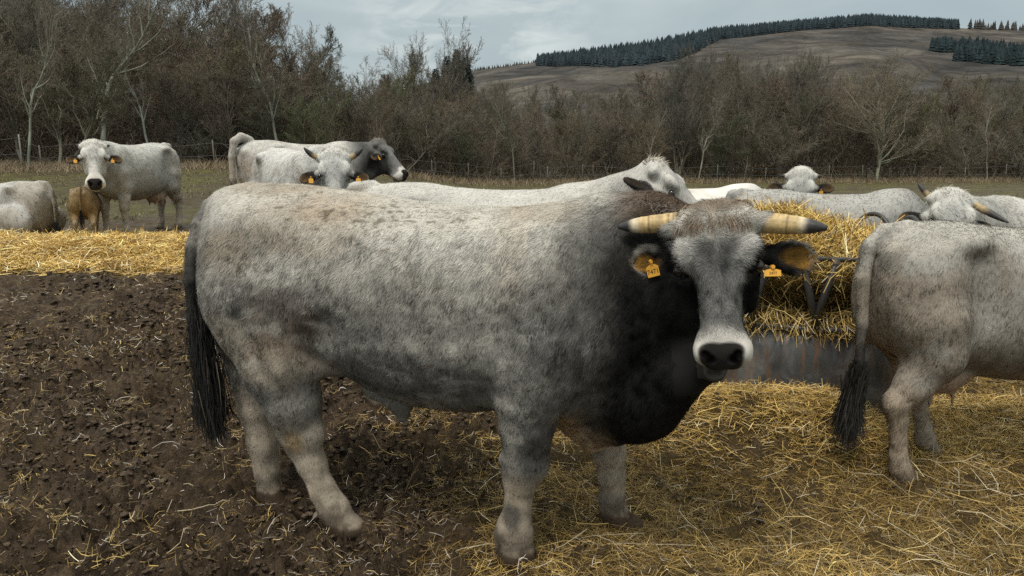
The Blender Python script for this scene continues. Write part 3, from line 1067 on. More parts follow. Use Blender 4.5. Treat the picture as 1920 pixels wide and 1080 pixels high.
    cols = cols * (.6 + .6 * rng.rand(n)[:, None])
    hv, hf, hc = strand_mesh(R, D, rng.uniform(.035, .10, n), .0028, rng, .32, 5, .16, cols)
    add_obj('forelock', make_mesh('forelock', hv, None, hf, True, {'col': ('FLOAT_COLOR', hc)}), M_HAIR, root)
    # crest hair on the nape
    n = 2600
    u = rng.uniform(1150, 1268, n)
    R = np.stack([LY(a, np.interp(a, [1150, 1200, 1240, 1270], [372, 372, 380, 392]) + rng.uniform(0, 16), np.interp(a, [1150, 1270], [3.0, 2.78]) + rng.randn() * .05) for a in u])
    D = np.stack([rng.randn(n) * .6, rng.randn(n) * .5 - .3, rng.uniform(.2, .8, n)], 1)
    cols = np.array([.13, .10, .078]) * (.4 + .9 * rng.rand(n, 1))
    hv, hf, hc = strand_mesh(R, D, rng.uniform(.02, .045, n), .003, rng, .5, 3, .25, cols)
    add_obj('mane', make_mesh('mane', hv, None, hf, True, {'col': ('FLOAT_COLOR', hc)}), M_HAIR, root)
    # tail switch
    n = 3400
    q = rng.rand(n)
    uu = np.interp(q, [0, .3, .6, 1], [362, 372, 386, 396]); vv = 545 + 215 * q
    R = np.stack([L(a, b, -.10) for a, b in zip(uu, vv)])
    rad = np.interp(q, [0, .3, .7, 1], [.012, .030, .045, .045])
    R += rng.randn(n, 3) * (rad * .55)[:, None] * [1, 1, .3]
    D = np.stack([.10 + rng.randn(n) * .06, rng.randn(n) * .06, -np.ones(n)], 1)
    cols = np.array([.012, .011, .010]) * (.5 + 1.2 * rng.rand(n, 1) ** 2)
    cols[rng.rand(n) < .04] = (.09, .07, .05)
    hv, hf, hc = strand_mesh(R, D, rng.uniform(.16, .34, n) * (1 - .35 * q), .005, rng, .1, 5, .07, cols)
    add_obj('tail_switch', make_mesh('tail_switch', hv, None, hf, True, {'col': ('FLOAT_COLOR', hc)}), M_HAIR, root)
    # a stalk or two at the mouth
    return root


def _rot_l(v):
    return np.array([v[0] * _bc + v[1] * _bs, -v[0] * _bs + v[1] * _bc, v[2]])


make_bull()
print('bull done', time.time() - T0)
# ------------------------------------------------------------------ ground height
def zt(x, y):
    x = np.asarray(x, float); y = np.asarray(y, float)
    a = x / np.maximum(y, 3.0)
    wl = sst(.02, -.30, a)
    r = .36 * sst(4.6, 8.2, y) + .10 * sst(8, 12, y) + .80 * sst(10, 36, y)
    far = .25 * sst(20, 50, y)
    return wl * r + (1 - wl) * far * .2


# ------------------------------------------------------------------ the herd behind
def make_cow(label, loc, heading, sc=1.0, head=None, group='pale grey cattle of the herd', step=.022, hstep=.012, body_pal=None, legs=None, neck=None,
             horns=None, lying=False, calf=False, udder=False, tail=None, tagged=True, fur=0, seed=1, ears=None, face_pal=None, furlen=.02, name='cow', cat='cow', tufts=True, rump_w=1.0):
    hd = math.radians(heading)
    root = thing(name, label, cat, tuple(loc), hd, group)
    rng = np.random.RandomState(seed)
    hx = head or dict(o=(1.05, 0, 1.42), yaw=0, pitch=55)
    dz = -.50 if lying else 0
    H = head_from_angles(np.array(hx['o']) * 1.0, hx['yaw'], hx['pitch'], hx.get('k', 1.0), hx.get('roll', 0))
    hp = H.p(.25, 0, -.1)
    ylo = min(-.5, hp[1] - .45); yhi = max(.5, hp[1] + .45)
    xs = axis_grid(-1.05, max(1.1, hp[0] + .42), step, (hp[0] - .38, hp[0] + .4), hstep)
    ys = axis_grid(ylo, yhi, step, (hp[1] - .36, hp[1] + .36), hstep)
    zs = axis_grid(-.03, 1.85, step, (hp[2] - .36, hp[2] + .34), hstep)
    F = Field(xs, ys, zs)
    rw = rump_w
    st = [(-.86, .05, 1.17 + dz, 1.02 + dz, 2), (-.83, .14 * rw, 1.25 + dz, .86 + dz, 2.1), (-.74, .21 * rw, 1.32 + dz, .70 + dz, 2.3), (-.6, .25 * rw, 1.35 + dz, .62 + dz, 2.6),
          (-.45, .27, 1.355 + dz, .60 + dz, 2.5), (-.2, .32, 1.325 + dz, .53 + dz, 2.2), (.05, .345, 1.31 + dz, .50 + dz, 2.1), (.3, .31, 1.315 + dz, .53 + dz, 2.1),
          (.48, .25, 1.35 + dz, .56 + dz, 2.1), (.62, .20, 1.345 + dz, .60 + dz, 2.0), (.75, .14, 1.26 + dz, .68 + dz, 2), (.83, .05, 1.10 + dz, .80 + dz, 2)]
    F.loft((0, 0, 0), (1, 0, 0), (0, 1, 0), (0, 0, 1), st, .05)
    for s in (-1, 1):
        F.ell((-.46, s * .22, 1.255 + dz), (.075, .05, .04), None, .09)            # hook bones
        F.ell((-.80, s * .10, 1.20 + dz), (.05, .04, .05), None, .05)            # pin bones
        F.ell((.46, s * .17, 1.02 + dz), (.13, .08, .25), None, .09)             # shoulder
        F.ell((-.42, s * .335, 1.02 + dz), (.09, .06, .15), None, .13, 'sub')     # hollow of the flank
        F.ell((-.64, s * .17, .96 + dz), (.17, .11, .27), None, .08)             # thigh
    lg = legs or [(0, 0), (0, 0), (0, 0), (0, 0)]     # hind near(-y), hind far, fore near, fore far: (dx foot, dy)
    if not lying:
        for i, (s, fore) in enumerate(((-1, 0), (1, 0), (-1, 1), (1, 1))):
            dx, dy = lg[i]
            if not fore:
                F.path([(-.60, s * .16, .86, .17), (-.58 + dx * .25, s * .17 + dy * .3, .70, .135), (-.68 + dx * .6, s * .165 + dy * .6, .55, .085), (-.77 + dx * .8, s * .16 + dy * .8, .45, .062)], .05)
                F.path([(-.77 + dx * .8, s * .16 + dy * .8, .45, .062), (-.755 + dx * .9, s * .16 + dy * .9, .36, .046), (-.735 + dx, s * .16 + dy, .16, .042), (-.72 + dx, s * .16 + dy, .10, .05), (-.69 + dx, s * .16 + dy, .05, .055)], .03)
                F.cone((-.80 + dx * .8, s * .16 + dy * .8, .475), (-.79 + dx * .8, s * .16 + dy * .8, .41), .028, .03, .03)
                F.ell((-.68 + dx, s * .16 + dy, .03), (.07, .055, .035), None, .02)
            else:
                F.path([(.47, s * .18, .92, .13), (.44 + dx * .2, s * .18, .72, .10), (.46 + dx * .5, s * .17 + dy * .5, .55, .07), (.47 + dx * .6, s * .165 + dy * .6, .42, .062)], .05)
                F.path([(.47 + dx * .6, s * .165 + dy * .6, .42, .06), (.465 + dx * .8, s * .165 + dy * .8, .30, .042), (.46 + dx, s * .165 + dy, .16, .04), (.465 + dx, s * .165 + dy, .10, .048), (.49 + dx, s * .165 + dy, .05, .052)], .03)
                F.ell((.50 + dx, s * .165 + dy, .03), (.065, .055, .035), None, .02)
    else:
        for s in (-1, 1):
            F.ell((-.50, s * .34, .30), (.30, .15, .24), None, .07)
            F.cone((-.25, s * .44, .12), (-.70, s * .46, .08), .08, .06, .05)
            F.cone((.35, s * .25, .2), (.75, s * .27, .08), .10, .07, .06)
        F.ell((0, 0, .28), (.75, .40, .30), None, .08)
    if udder:
        F.ell((-.42, 0, .56), (.17, .14, .12), None, .06)
        for a, b in ((-.49, .07), (-.49, -.07), (-.36, .07), (-.36, -.07)):
            F.cone((a, b, .47), (a, b, .40), .016, .012, .02)
    # neck
    B = H.p(.12, 0, -.13)
    nk = neck or []
    P0 = [(.50, 0, 1.05 + dz, .24), (.66, 0, 1.03 + dz, .20)]
    F.path(P0 + list(nk) + [(*B, .125 * H.k)], .09)
    P1 = np.array([.60, 0, 1.20 + dz]); Bt = H.p(.03, 0, -.09)
    F.cone(P1, Bt, .12, .075 * H.k, .09)
    thr = H.p(.28, 0, -.19)
    F.cone((.72, 0, .80 + dz), thr, .10, .055 * H.k, .09)
    F.cone((.68, 0, .74 + dz), (.40, 0, .62 + dz), .09, .07, .08)
    # tail
    tl = tail or [(-.72, 0, 1.32 + dz, .05), (-.82, 0, 1.31 + dz, .045), (-.885, 0, 1.22 + dz, .032), (-.90, 0, 1.05 + dz, .025), (-.90, 0, .80 + dz, .021), (-.89, 0, .62 + dz, .017)]
    F.path(tl, .02)
    ears = ears or [(-1, .25, .1, .13), (1, .2, .1, .13)]
    head_sdf(F, H, ears)
    P_ = dict(base=(.55, .53, .49), top=(.80, .78, .73), low=(.32, .30, .27), leg=(.60, .53, .44), dirt=(.36, .27, .18), dirt_amt=.45, neck=(.38, .375, .36), neck_amt=.6)
    P_.update(body_pal or {})
    ca = {k: np.array(v) * (1 if k.endswith('amt') else .80) for k, v in P_.items()}

    def paint(P, C, Nv):
        n1 = fbm(P, 4.5, 4, seed); n2 = fbm(P, 15, 3, seed + 5)
        C[:] = ca['base'] * (.70 + .6 * n1[:, None])
        C[:] += (ca['top'] - C) * (sst(.0, .75, Nv[:, 2]) * .85)[:, None]  # light on the back painted in: up-facing hide lightened
        C[:] += (ca['low'] - C) * (sst(-.05, -.8, Nv[:, 2]) * .7 * sst(.35, .5, P[:, 2]))[:, None]  # belly shade painted in: down-facing hide darkened
        C[:] += (ca['neck'] - C) * (sst(.45, .80, P[:, 0]) * ca['neck_amt'] * sst(.5, .7, P[:, 2]))[:, None]
        C[:] += (ca['leg'] * (.75 + .45 * n2[:, None]) - C) * (sst(.62, .46, P[:, 2]) * (.0 if lying else .85))[:, None]
        hq = sst(-.35, -.62, P[:, 0] + .1 * (n1 - .5)) * sst(1.30, 1.05, P[:, 2]) * sst(.38, .62, fbm(P, 6, 3, seed + 9) + .10) * ca['dirt_amt']
        hq = np.maximum(hq, sst(.54, .70, fbm(P, 3.2, 4, seed + 12)) * ca['dirt_amt'] * .8)
        C[:] += (ca['dirt'] - C) * np.clip(hq, 0, 1)[:, None]
        md = sst(.15, .02, P[:, 2]) * .75 + sst(.5, .72, fbm(P, 20, 3, seed + 3)) * sst(.6, .2, P[:, 2]) * .35
        C[:] += (np.array([.13, .095, .065]) - C) * np.clip(md, 0, 1)[:, None]
        if udder:
            d = np.sqrt(((P[:, 0] + .42) / .2) ** 2 + (P[:, 1] / .16) ** 2 + ((P[:, 2] - .52) / .13) ** 2)
            C[:] += (np.array([.50, .37, .28]) - C) * (sst(1.15, .9, d) * .9)[:, None]
        if tail is not None or True:
            on = sst(-.83, -.875, P[:, 0]) * sst(.07, .05, np.abs(P[:, 1] - np.interp(P[:, 2], [q[2] for q in tl[::-1]], [q[1] for q in tl[::-1]])))
            C[:] += (np.array([.05, .047, .045]) - C) * (on * sst(.95 + dz, .68 + dz, P[:, 2]))[:, None]
        pal = dict(face=np.array([.66, .65, .61]), bridge=np.array([.30, .30, .30]), bridge_amt=.35, cheek=np.array([.20, .20, .20]), cheek_amt=.5,
                   muzzle=np.array([.75, .71, .65]), ear=np.array([.035, .032, .03]), ear_in=np.array([.16, .10, .05]), rim=.15)
        pal.update(face_pal or {})
        head_paint(P, C, H, pal, ears)

    fu = None
    if fur:
        def comb(P, Nn):
            return np.tile(np.array([-.5, 0, -.85]), (len(P), 1))

        def length(P):
            t, s, n = H.inv(P)
            on = (t > .4) & (t < .7) & (np.abs(s) < .2) & (n > -.2)
            return np.where(on, .003, furlen)
        fu = dict(n=fur, length=length, width=.0032 if furlen < .025 else .005, comb=comb, rng=rng, lift=.22, colvar=.38, kink=.55)
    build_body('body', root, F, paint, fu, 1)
    eyes(root, H)
    for h in horns or []:
        s, sp = h
        add_obj('horn', build_horn(H, s, sp, False), M_HORN, root)
    if tagged:
        for e in ears:
            sd, droop, back, ln = e
            base = H.p(EB, sd * .128 * .86, -.075)
            D = nrm(H.S * sd * math.cos(droop) + H.A * math.sin(droop) - H.N * back)
            pos = base + D * .10 + H.A * .055 + H.N * .035
            build_tag(root, pos, H.S, H.N * .25 - H.A, (.042, .046))
    # tuft between the horns
    n = 900 if step < .03 else 500
    t = rng.uniform(-.045, .04, n); s = rng.uniform(-.09, .09, n)
    nn = np.interp(t, [-.045, -.01, .05], [-.01, .035, .05]) - (np.abs(s) / .13) ** 3 * .05
    R = np.stack([H.p(a, b, c) for a, b, c in zip(t, s, nn)])
    D = H.S[None] * rng.randn(n, 1) * .6 + H.A[None] * rng.uniform(-.3, 1, (n, 1)) + H.N[None] * .6
    cols = np.array([.62, .56, .47]) * (.35 + .8 * rng.rand(n, 1))
    if tufts:
        hv, hf, hc = strand_mesh(R, D, rng.uniform(.02, .055, n), .0045, rng, .3, 3, .25, cols)
        add_obj('forelock', make_mesh('forelock', hv, None, hf, True, {'col': ('FLOAT_COLOR', hc)}), M_HAIR, root)
    # tail switch
    e = np.array(tl[-1][:3]); e2 = np.array(tl[-2][:3]); n = 2600 if furlen == .02 and fur else 500
    q = rng.rand(n)
    off = rng.randn(n, 3) * (.012 + .012 * q[:, None])
    R = e2[None] * (1 - q[:, None]) + e[None] * q[:, None] + off
    D = nrm(nrm(e - e2) + np.array([-.10, .05, 0]))[None] - off * 3.0 + rng.randn(n, 3) * .075
    cols = np.array([.02, .018, .016]) * (.5 + 1.3 * rng.rand(n, 1) ** 2)
    hv, hf, hc = strand_mesh(R, D, rng.uniform(.14, .40, n), .006 if fur else .012, rng, .12, 5, .09, cols)
    add_obj('tail_switch', make_mesh('tail_switch', hv, None, hf, True, {'col': ('FLOAT_COLOR', hc)}), M_HAIR, root)
    root.scale = (sc, sc, sc)
    return root


def gz(x, y, dz=0):
    return (x, y, float(zt(x, y)) + dz)


def ang_to(o_local, loc, heading, target=(0, 0)):
    """yaw in the animal's frame that makes the head look at a world point"""
    h = math.radians(heading)
    wx = loc[0] + o_local[0] * math.cos(h) - o_local[1] * math.sin(h)
    wy = loc[1] + o_local[0] * math.sin(h) + o_local[1] * math.cos(h)
    return math.degrees(math.atan2(target[1] - wy, target[0] - wx)) - heading


# right-hand cow, seen from behind her hip
make_cow('pale cow walking out at the right edge, black tail switch hanging behind her', (2.60, 3.77, 0), 9, .975,
         head=dict(o=(1.15, 0, 1.25), yaw=0, pitch=60), step=.015, hstep=.02, legs=[(.02, 0), (.40, -.02), (0, 0), (.1, 0)], fur=150000, seed=21,
         body_pal=dict(base=(.44, .42, .38), top=(.66, .63, .57), dirt=(.36, .265, .185), dirt_amt=.5, leg=(.66, .56, .45), low=(.22, .16, .12)),
         tail=[(-.66, 0, 1.325, .04), (-.80, -.01, 1.305, .038), (-.885, -.03, 1.235, .036), (-.925, -.06, 1.08, .033), (-.925, -.08, .85, .029), (-.93, -.09, .65, .023), (-.935, -.09, .54, .017)], udder=True)
# cow behind the bull, back seen over his, head raised
loc = (-.13, 4.85, 0)
make_cow('grey cow directly behind the bull with her head raised and one black ear', loc, -2, 1.09,
         head=dict(o=(.93, -.12, 1.46), yaw=-22, pitch=46, k=.94), neck=[(.80, -.05, 1.22, .15)], step=.02, hstep=.009, fur=60000, seed=31, tagged=False,
         ears=[(-1, -.85, .25, .185), (1, .3, .3, .13)], face_pal=dict(face=(.62, .60, .56), bridge_amt=.2, ear_in=(.045, .03, .02), rim=0), body_pal=dict(neck=(.62, .60, .56)))
make_cow('white backed cow standing farther off behind the raised head', (1.66, 7.15, 0), 3, 1.03, step=.03, hstep=.03, seed=41, head=dict(o=(1.1, 0, .75), yaw=0, pitch=70),
         tagged=False, body_pal=dict(base=(.66, .64, .60), top=(.85, .83, .79)))
make_cow('grey cow side on behind the hay feeder with her head down', (2.66, 6.22, 0), 4, 1.02, step=.02, hstep=.03, seed=43, head=dict(o=(1.12, 0, .75), yaw=0, pitch=70), tagged=False,
         body_pal=dict(base=(.42, .42, .405), top=(.62, .61, .58), neck=(.2, .2, .2), neck_amt=.7), fur=30000, furlen=.028)
loc = gz(3.12, 8.95)
make_cow('woolly headed cow peering over the backs from the far side of the feeder', loc, -92, .93, step=.03, hstep=.011, seed=47,
         head=dict(o=(.98, .02, 1.62), yaw=ang_to((.98, 0), loc, -92), pitch=78, k=1.15), neck=[(.82, 0, 1.22, .15)], ears=[(-1, .0, -.05, .15), (1, .0, -.05, .15)],
         horns=[(-1, (.07, .05, .1, .0, .022)), (1, (.07, .05, .1, .0, .022))], fur=15000, furlen=.03)
loc = (4.14, 5.62, 0)
make_cow('pale cow at the right with one dark horn pointing up beside her black ear', loc, 194, 1.0, step=.02, hstep=.009, seed=53,
         head=dict(o=(1.24, .25, 1.395), yaw=ang_to((1.04, .22), loc, 194, (.9, 0)), pitch=58, roll=14, k=1.02), neck=[(.82, .08, 1.12, .17)], ears=[(-1, .15, .1, .13), (1, .15, .1, .14)],
         horns=[(-1, (.095, -.75, .1, .3, .020)), (1, (.16, .95, .55, -.2, .025))], fur=40000, furlen=.026, tagged=False, face_pal=dict(bridge_amt=.5))
# left group
loc = gz(-5.93, 11.75)
make_cow('white cow at the left facing the camera, standing in bright straw with a calf', loc, 258, 1.05, step=.022, hstep=.0105, seed=61,
         head=dict(o=(1.02, .22, 1.33), yaw=ang_to((1.02, .22), loc, 258, (-.8, 0)), pitch=62, k=1.1), neck=[(.85, .08, 1.10, .16)], ears=[(-1, .2, .05, .14), (1, .2, .05, .14)],
         horns=[(-1, (.06, .0, .1, .3, .022)), (1, (.06, .0, .1, .3, .022))], udder=True, fur=30000, furlen=.03, face_pal=dict(face=(.75, .73, .69), bridge_amt=.1, cheek_amt=.3),
         body_pal=dict(base=(.52, .51, .48), top=(.78, .77, .73), neck=(.30, .30, .29), dirt=(.48, .38, .29)))
loc = gz(-6.32, 11.0, .02)
make_cow('tan calf half hidden beside the white cow facing the camera', loc, 113, .57, step=.03, hstep=.03, seed=67, head=dict(o=(1.0, .0, 1.35), yaw=0, pitch=40, k=.9), calf=True,
         group='cattle of the left group', tagged=False, fur=25000, furlen=.045, body_pal=dict(base=(.42, .30, .16), top=(.52, .40, .25), low=(.28, .17, .08), leg=(.55, .43, .28), dirt=(.35, .22, .1)), legs=[(0, -.10), (0, 0), (0, 0), (0, 0)], name='calf', cat='calf')
loc = gz(-7.62, 10.9, -.02)
make_cow('white cow lying down at the left edge with her rump to the straw heap', loc, 176, 1.05, lying=True, step=.025, hstep=.03, seed=71,
         head=dict(o=(1.0, .2, .98), yaw=20, pitch=35), tagged=False, fur=25000, furlen=.03, body_pal=dict(base=(.56, .55, .52), top=(.80, .79, .76)))
loc = gz(-2.86, 10.3)
make_cow('cow seen from behind with raised tail head and a dark face in profile', loc, 44, 1.08, step=.024, hstep=.011, seed=73,
         head=dict(o=(1.06, -.1, 1.36), yaw=-62, pitch=48, k=1.05), neck=[(.82, -.02, 1.14, .16)], fur=20000, furlen=.03, body_pal=dict(neck=(.10, .10, .10), neck_amt=.95, base=(.62, .60, .56), dirt=(.40, .28, .2)),
         face_pal=dict(face=(.16, .155, .15), cheek=(.04, .04, .04), cheek_amt=1.0, muzzle=(.7, .68, .64)), tail=[(-.70, 0, 1.35, .05), (-.80, 0, 1.385, .05), (-.89, 0, 1.33, .045), (-.93, 0, 1.15, .04), (-.935, 0, .9, .035), (-.92, 0, .62, .025)])
loc = gz(-2.27, 7.95)
make_cow('white cow with short curved horns and two orange tags above the bull rump', loc, -53, 1.03, step=.024, hstep=.0105, seed=79,
         head=dict(o=(1.02, -.05, 1.30), yaw=ang_to((1.02, -.05), loc, -53), pitch=64, k=1.05), neck=[(.82, -.02, 1.08, .16)], ears=[(-1, .35, .0, .14), (1, .35, .0, .14)],
         horns=[(-1, (.13, -.1, .35, .5, .026)), (1, (.13, -.1, .35, .5, .028))], fur=30000, furlen=.03, face_pal=dict(bridge_amt=.3, face=(.68, .67, .64)), body_pal=dict(base=(.66, .65, .62), top=(.84, .83, .80)))
print('cows done', time.time() - T0)
# ------------------------------------------------------------------ ground sheet
def mound(x, y):
    """heaped straw: in front of the feeder on the right, and the long pile on the left"""
    a = .30 * np.exp(-((y - 4.05) / .37) ** 2) * sst(.55, 1.25, x) * sst(2.35, 1.75, x)
    a = a + .03 * np.exp(-((y - 4.3) / .8) ** 2) * sst(2.2, 3.2, x) * sst(6, 4.5, x)
    b = .13 * np.exp(-((y - 9.4) / 1.0) ** 2) * sst(-2.2, -3.6, x) * sst(-12, -10, x)
    b = b + .07 * np.exp(-(((y - 9.0) / .4) ** 2 + ((x + 5.4) / .7) ** 2)) + .10 * np.exp(-(((y - 9.3) / .6) ** 2 + ((x + 7.2) / 1.0) ** 2))
    p = np.stack([x, y, 0 * x], 1)
    m = a + b
    return m * (.75 + .5 * fbm(p, 2.2, 3, 77))


def straw_right(x, y):
    p = np.stack([x, y, 0 * x], 1)
    n = fbm(p, 1.3, 4, 31) - .5
    n2 = fbm(p, 3.5, 3, 32)
    edge = sst(-.45, .75, x + 1.3 * n + .18 * (y - 3))
    edge = edge * sst(7.8, 6.4, y) * sst(1.0, 1.5, y + .5)
    return np.clip(edge * (.45 + .8 * n2), 0, 1)


def straw_left(x, y):
    p = np.stack([x, y, 0 * x], 1)
    n = fbm(p, 1.6, 4, 41) - .5
    n0 = fbm(p, .7, 2, 43) - .5
    d = sst(7.95, 8.45, y + 1.1 * n + .9 * n0) * sst(11.5, 10.4, y + 1.6 * n) * sst(-1.9, -2.6, x) * sst(-14, -12, x)
    return np.clip(d, 0, 1)


def ground_z(x, y):
    """smooth height the straw lies on"""
    return zt(x, y) + mound(x, y)


_pr = np.random.RandomState(303)
PRINTS = [(_pr.uniform(-3.8, 1.2), 1.7 * (7.5 / 1.7) ** _pr.rand(), _pr.rand() * 3.14, _pr.uniform(.055, .085), _pr.uniform(.025, .06)) for _ in range(150)]


def hoof_prints(x, y):
    z = np.zeros(len(x))
    for px_, py_, th, r, dp in PRINTS:
        m = (np.abs(x - px_) < .3) & (np.abs(y - py_) < .3)
        if not m.any(): continue
        dx, dy = x[m] - px_, y[m] - py_
        a = (dx * math.cos(th) + dy * math.sin(th)) / 1.35; b = -dx * math.sin(th) + dy * math.cos(th)
        d = np.sqrt(a * a + b * b) / r
        z[m] += -dp * sst(1.05, .55, d) + dp * .45 * np.exp(-((d - 1.3) / .25) ** 2)
    return z


def ground_full(x, y):
    p = np.stack([x, y, 0 * x], 1)
    sr = np.clip(straw_right(x, y) + straw_left(x, y), 0, 1)
    near = sst(14, 5, y)
    warp = np.stack([fbm(p, 3, 2, 55), fbm(p, 3, 2, 56), 0 * x], 1) * .35
    q = p + warp
    c1 = fbm(q, 3.0, 3, 61) - .5
    c2 = np.abs(fbm(q, 7.5, 3, 62) - .5) * 2
    c3 = np.abs(fbm(q, 19, 3, 63) - .5) * 2
    rough = .09 * c1 + .14 * (c2 - .2) + .12 * (c3 - .2)
    rough += .075 * (fbm(q, 42, 2, 66) - .5)
    amp = (1 - .72 * sr) * (.35 + .65 * near)
    far = .10 * (fbm(p, .5, 3, 70) - .5) * sst(6, 14, y)
    return ground_z(x, y) + (rough + hoof_prints(x, y)) * amp + far


def spaced(lo, hi, step, outer, ratio=1.06):
    a = list(np.arange(lo, hi, step))
    s = step
    L_, x = [], lo
    while x > -outer:
        s *= ratio; x -= s; L_.append(x)
    s = step; R_, x = [], a[-1]
    while x < outer:
        s *= ratio; x += s; R_.append(x)
    return np.array(L_[::-1] + a + R_)


gx = spaced(-3.4, 3.6, .0165, 700, 1.045)
ys_, y_, s_ = [], -6.0, .5
while y_ < 1.6:
    ys_.append(y_); y_ += max(.03, .5 * (1.6 - y_) / 7.6)
while y_ < 900:
    s_ = .0165 if y_ < 4.4 else .0165 * (y_ / 4.4) ** 1.9
    ys_.append(y_); y_ += min(s_, 25)
gy = np.array(ys_)
GX, GY = np.meshgrid(gx, gy, indexing='ij')
X_, Y_ = GX.ravel(), GY.ravel()
Zg = ground_full(X_, Y_)
nx_, ny_ = len(gx), len(gy)
print('ground', nx_, ny_, time.time() - T0)
ii = np.arange(nx_ * ny_).reshape(nx_, ny_)
Qg = np.stack([ii[:-1, :-1], ii[1:, :-1], ii[1:, 1:], ii[:-1, 1:]], -1).reshape(-1, 4)
SRr = straw_right(X_, Y_); SLl = straw_left(X_, Y_)
pxy = np.stack([X_, Y_, 0 * X_], 1)
grass = sst(11, 17, Y_ + 3.0 * (fbm(pxy, .35, 4, 91) - .5))
aux = np.stack([SRr, SLl, grass], 1)


def mat_ground():
    m, nt, b = new_mat('field_ground')
    c, a = col_attr(nt, 'mask')
    sp = nt.nodes.new('ShaderNodeSeparateColor'); nt.links.new(c, sp.inputs[0])
    v = objco(nt)
    n_big = noise(nt, 1.7, 5, v, .6)
    n_mid = noise(nt, 11, 6, v, .65, .4)
    n_fin = noise(nt, 75, 5, v, .7)
    mud = ramp(nt, n_mid, [(.30, (.015, .0098, .006)), (.46, (.054, .036, .022)), (.60, (.102, .071, .044)), (.76, (.17, .124, .08))])
    mud = mixc(nt, 1.0, mud, ramp(nt, n_fin, [(.25, .55), (.75, 1.45)]), 'MULTIPLY')
    mud = mixc(nt, ramp(nt, n_big, [(.45, 0.0), (.75, .45)]), mud, (.075, .046, .02))
    straw = ramp(nt, n_fin, [(.3, (.035, .022, .007)), (.5, (.10, .064, .018)), (.7, (.19, .125, .035))])
    straw = mixc(nt, ramp(nt, n_mid, [(.4, 0.0), (.62, .7)]), straw, (.045, .031, .016))
    gold = ramp(nt, n_fin, [(.3, (.15, .09, .022)), (.6, (.46, .31, .08))])
    g1 = noise(nt, .55, 5, v, .62)
    g2 = noise(nt, 3.0, 6, v, .7)
    gr = ramp(nt, g2, [(.32, (.045, .030, .015)), (.45, (.085, .066, .022)), (.55, (.085, .095, .022)), (.7, (.16, .125, .045))])
    gr = mixc(nt, ramp(nt, g1, [(.42, .85), (.60, 0.0)]), gr, (.060, .042, .026))
    gr = mixc(nt, 1.0, gr, ramp(nt, noise(nt, 24, 4, v, .7), [(.3, .6), (.7, 1.4)]), 'MULTIPLY')
    o = mixc(nt, sp.outputs[2], mud, gr)
    o = mixc(nt, sp.outputs[0], o, straw)
    o = mixc(nt, sp.outputs[1], o, gold)
    nt.links.new(o, b.inputs['Base Color'])
    b.inputs['Specular IOR Level'].default_value = .22
    rr = ramp(nt, noise(nt, 5, 4, v), [(.40, .32), (.56, .85)])
    nt.links.new(rr, b.inputs['Roughness'])
    ad = nt.nodes.new('ShaderNodeMath'); ad.operation = 'MULTIPLY_ADD'
    nt.links.new(n_fin, ad.inputs[0]); ad.inputs[1].default_value = .8; nt.links.new(n_mid, ad.inputs[2])
    bump(nt, b, ad.outputs[0], 1.0, .03)
    return m


g = add_obj('ground', make_mesh('ground', np.stack([X_, Y_, Zg], 1), None, Qg, True, {'mask': ('FLOAT_COLOR', aux)}), mat_ground())
tag(g, 'churned brown mud field rising to rough pasture', kind='structure')


# ------------------------------------------------------------------ straw
def mat_straw():
    m, nt, b = new_mat('straw_stalk')
    c, _ = col_attr(nt)
    nt.links.new(c, b.inputs['Base Color'])
    b.inputs['Roughness'].default_value = .5
    b.inputs['Specular IOR Level'].default_value = .4
    return m


M_STRAW = mat_straw()
PAL = np.array([[.78, .60, .26], [.62, .44, .15], [.44, .30, .085], [.28, .185, .055], [.16, .105, .04], [.74, .66, .48]])


def strands(P, length, width, rng, cols, tilt=.25, curve=.5, Dn=None):
    """bent flat stalks centred on P"""
    n = len(P)
    th = rng.rand(n) * 2 * math.pi
    D = np.stack([np.cos(th), np.sin(th), rng.randn(n) * tilt], 1) if Dn is None else Dn
    D = nrm(D)
    B = nrm(np.cross(D, rng.randn(n, 3)))
    up = nrm(np.array([0, 0, 1.0]) + rng.randn(n, 3) * .55)
    side = nrm(np.cross(D, up))
    rows = []
    cv = rng.randn(n) * curve
    for q in (-.5, -.17, .17, .5):
        c = P + D * (length * q)[:, None] + B * (cv * length * (q * q - .1))[:, None]
        w = (width * (1 if abs(q) < .3 else .7) / 2)[:, None]
        rows += [c - side * w, c + side * w]
    V = np.stack(rows, 1)
    base = (np.arange(n) * 8)[:, None]
    Fq = np.concatenate([np.concatenate([base + 2 * i, base + 2 * i + 1, base + 2 * i + 3, base + 2 * i + 2], 1) for i in range(3)])
    return V.reshape(-1, 3), Fq, np.repeat(cols, 8, 0)


def pick_cols(n, rng, w, bright=1.0, bvar=.25):
    w = np.array(w, float); w /= w.sum()
    i = rng.choice(len(PAL), n, p=w)
    return np.clip(PAL[i] * (bright * (1 + bvar * rng.randn(n)))[:, None], .01, .95)


def sample(n, box, dens, rng, persp=0):
    out = []
    tot = 0
    while tot < n:
        m = n * 3
        x = rng.uniform(box[0], box[1], m)
        if persp:      # sample depth with 1/y weighting so that nearer ground gets more
            u = rng.rand(m)
            y = box[2] * (box[3] / box[2]) ** u
        else:
            y = rng.uniform(box[2], box[3], m)
        k = rng.rand(m) < dens(x, y)
        out.append(np.stack([x[k], y[k]], 1)); tot += k.sum()
    return np.concatenate(out)[:n]


rng = np.random.RandomState(101)


def straw_obj(name, label, parts, cat='straw'):
    V, Fq, C, n = [], [], [], 0
    for v, f, c in parts:
        V.append(v); Fq.append(f + n); C.append(c); n += len(v)
    o = add_obj(name, make_mesh(name, np.concatenate(V), None, np.concatenate(Fq), False, {'col': ('FLOAT_COLOR', np.concatenate(C))}), M_STRAW)
    return tag(o, label, cat, kind='stuff')


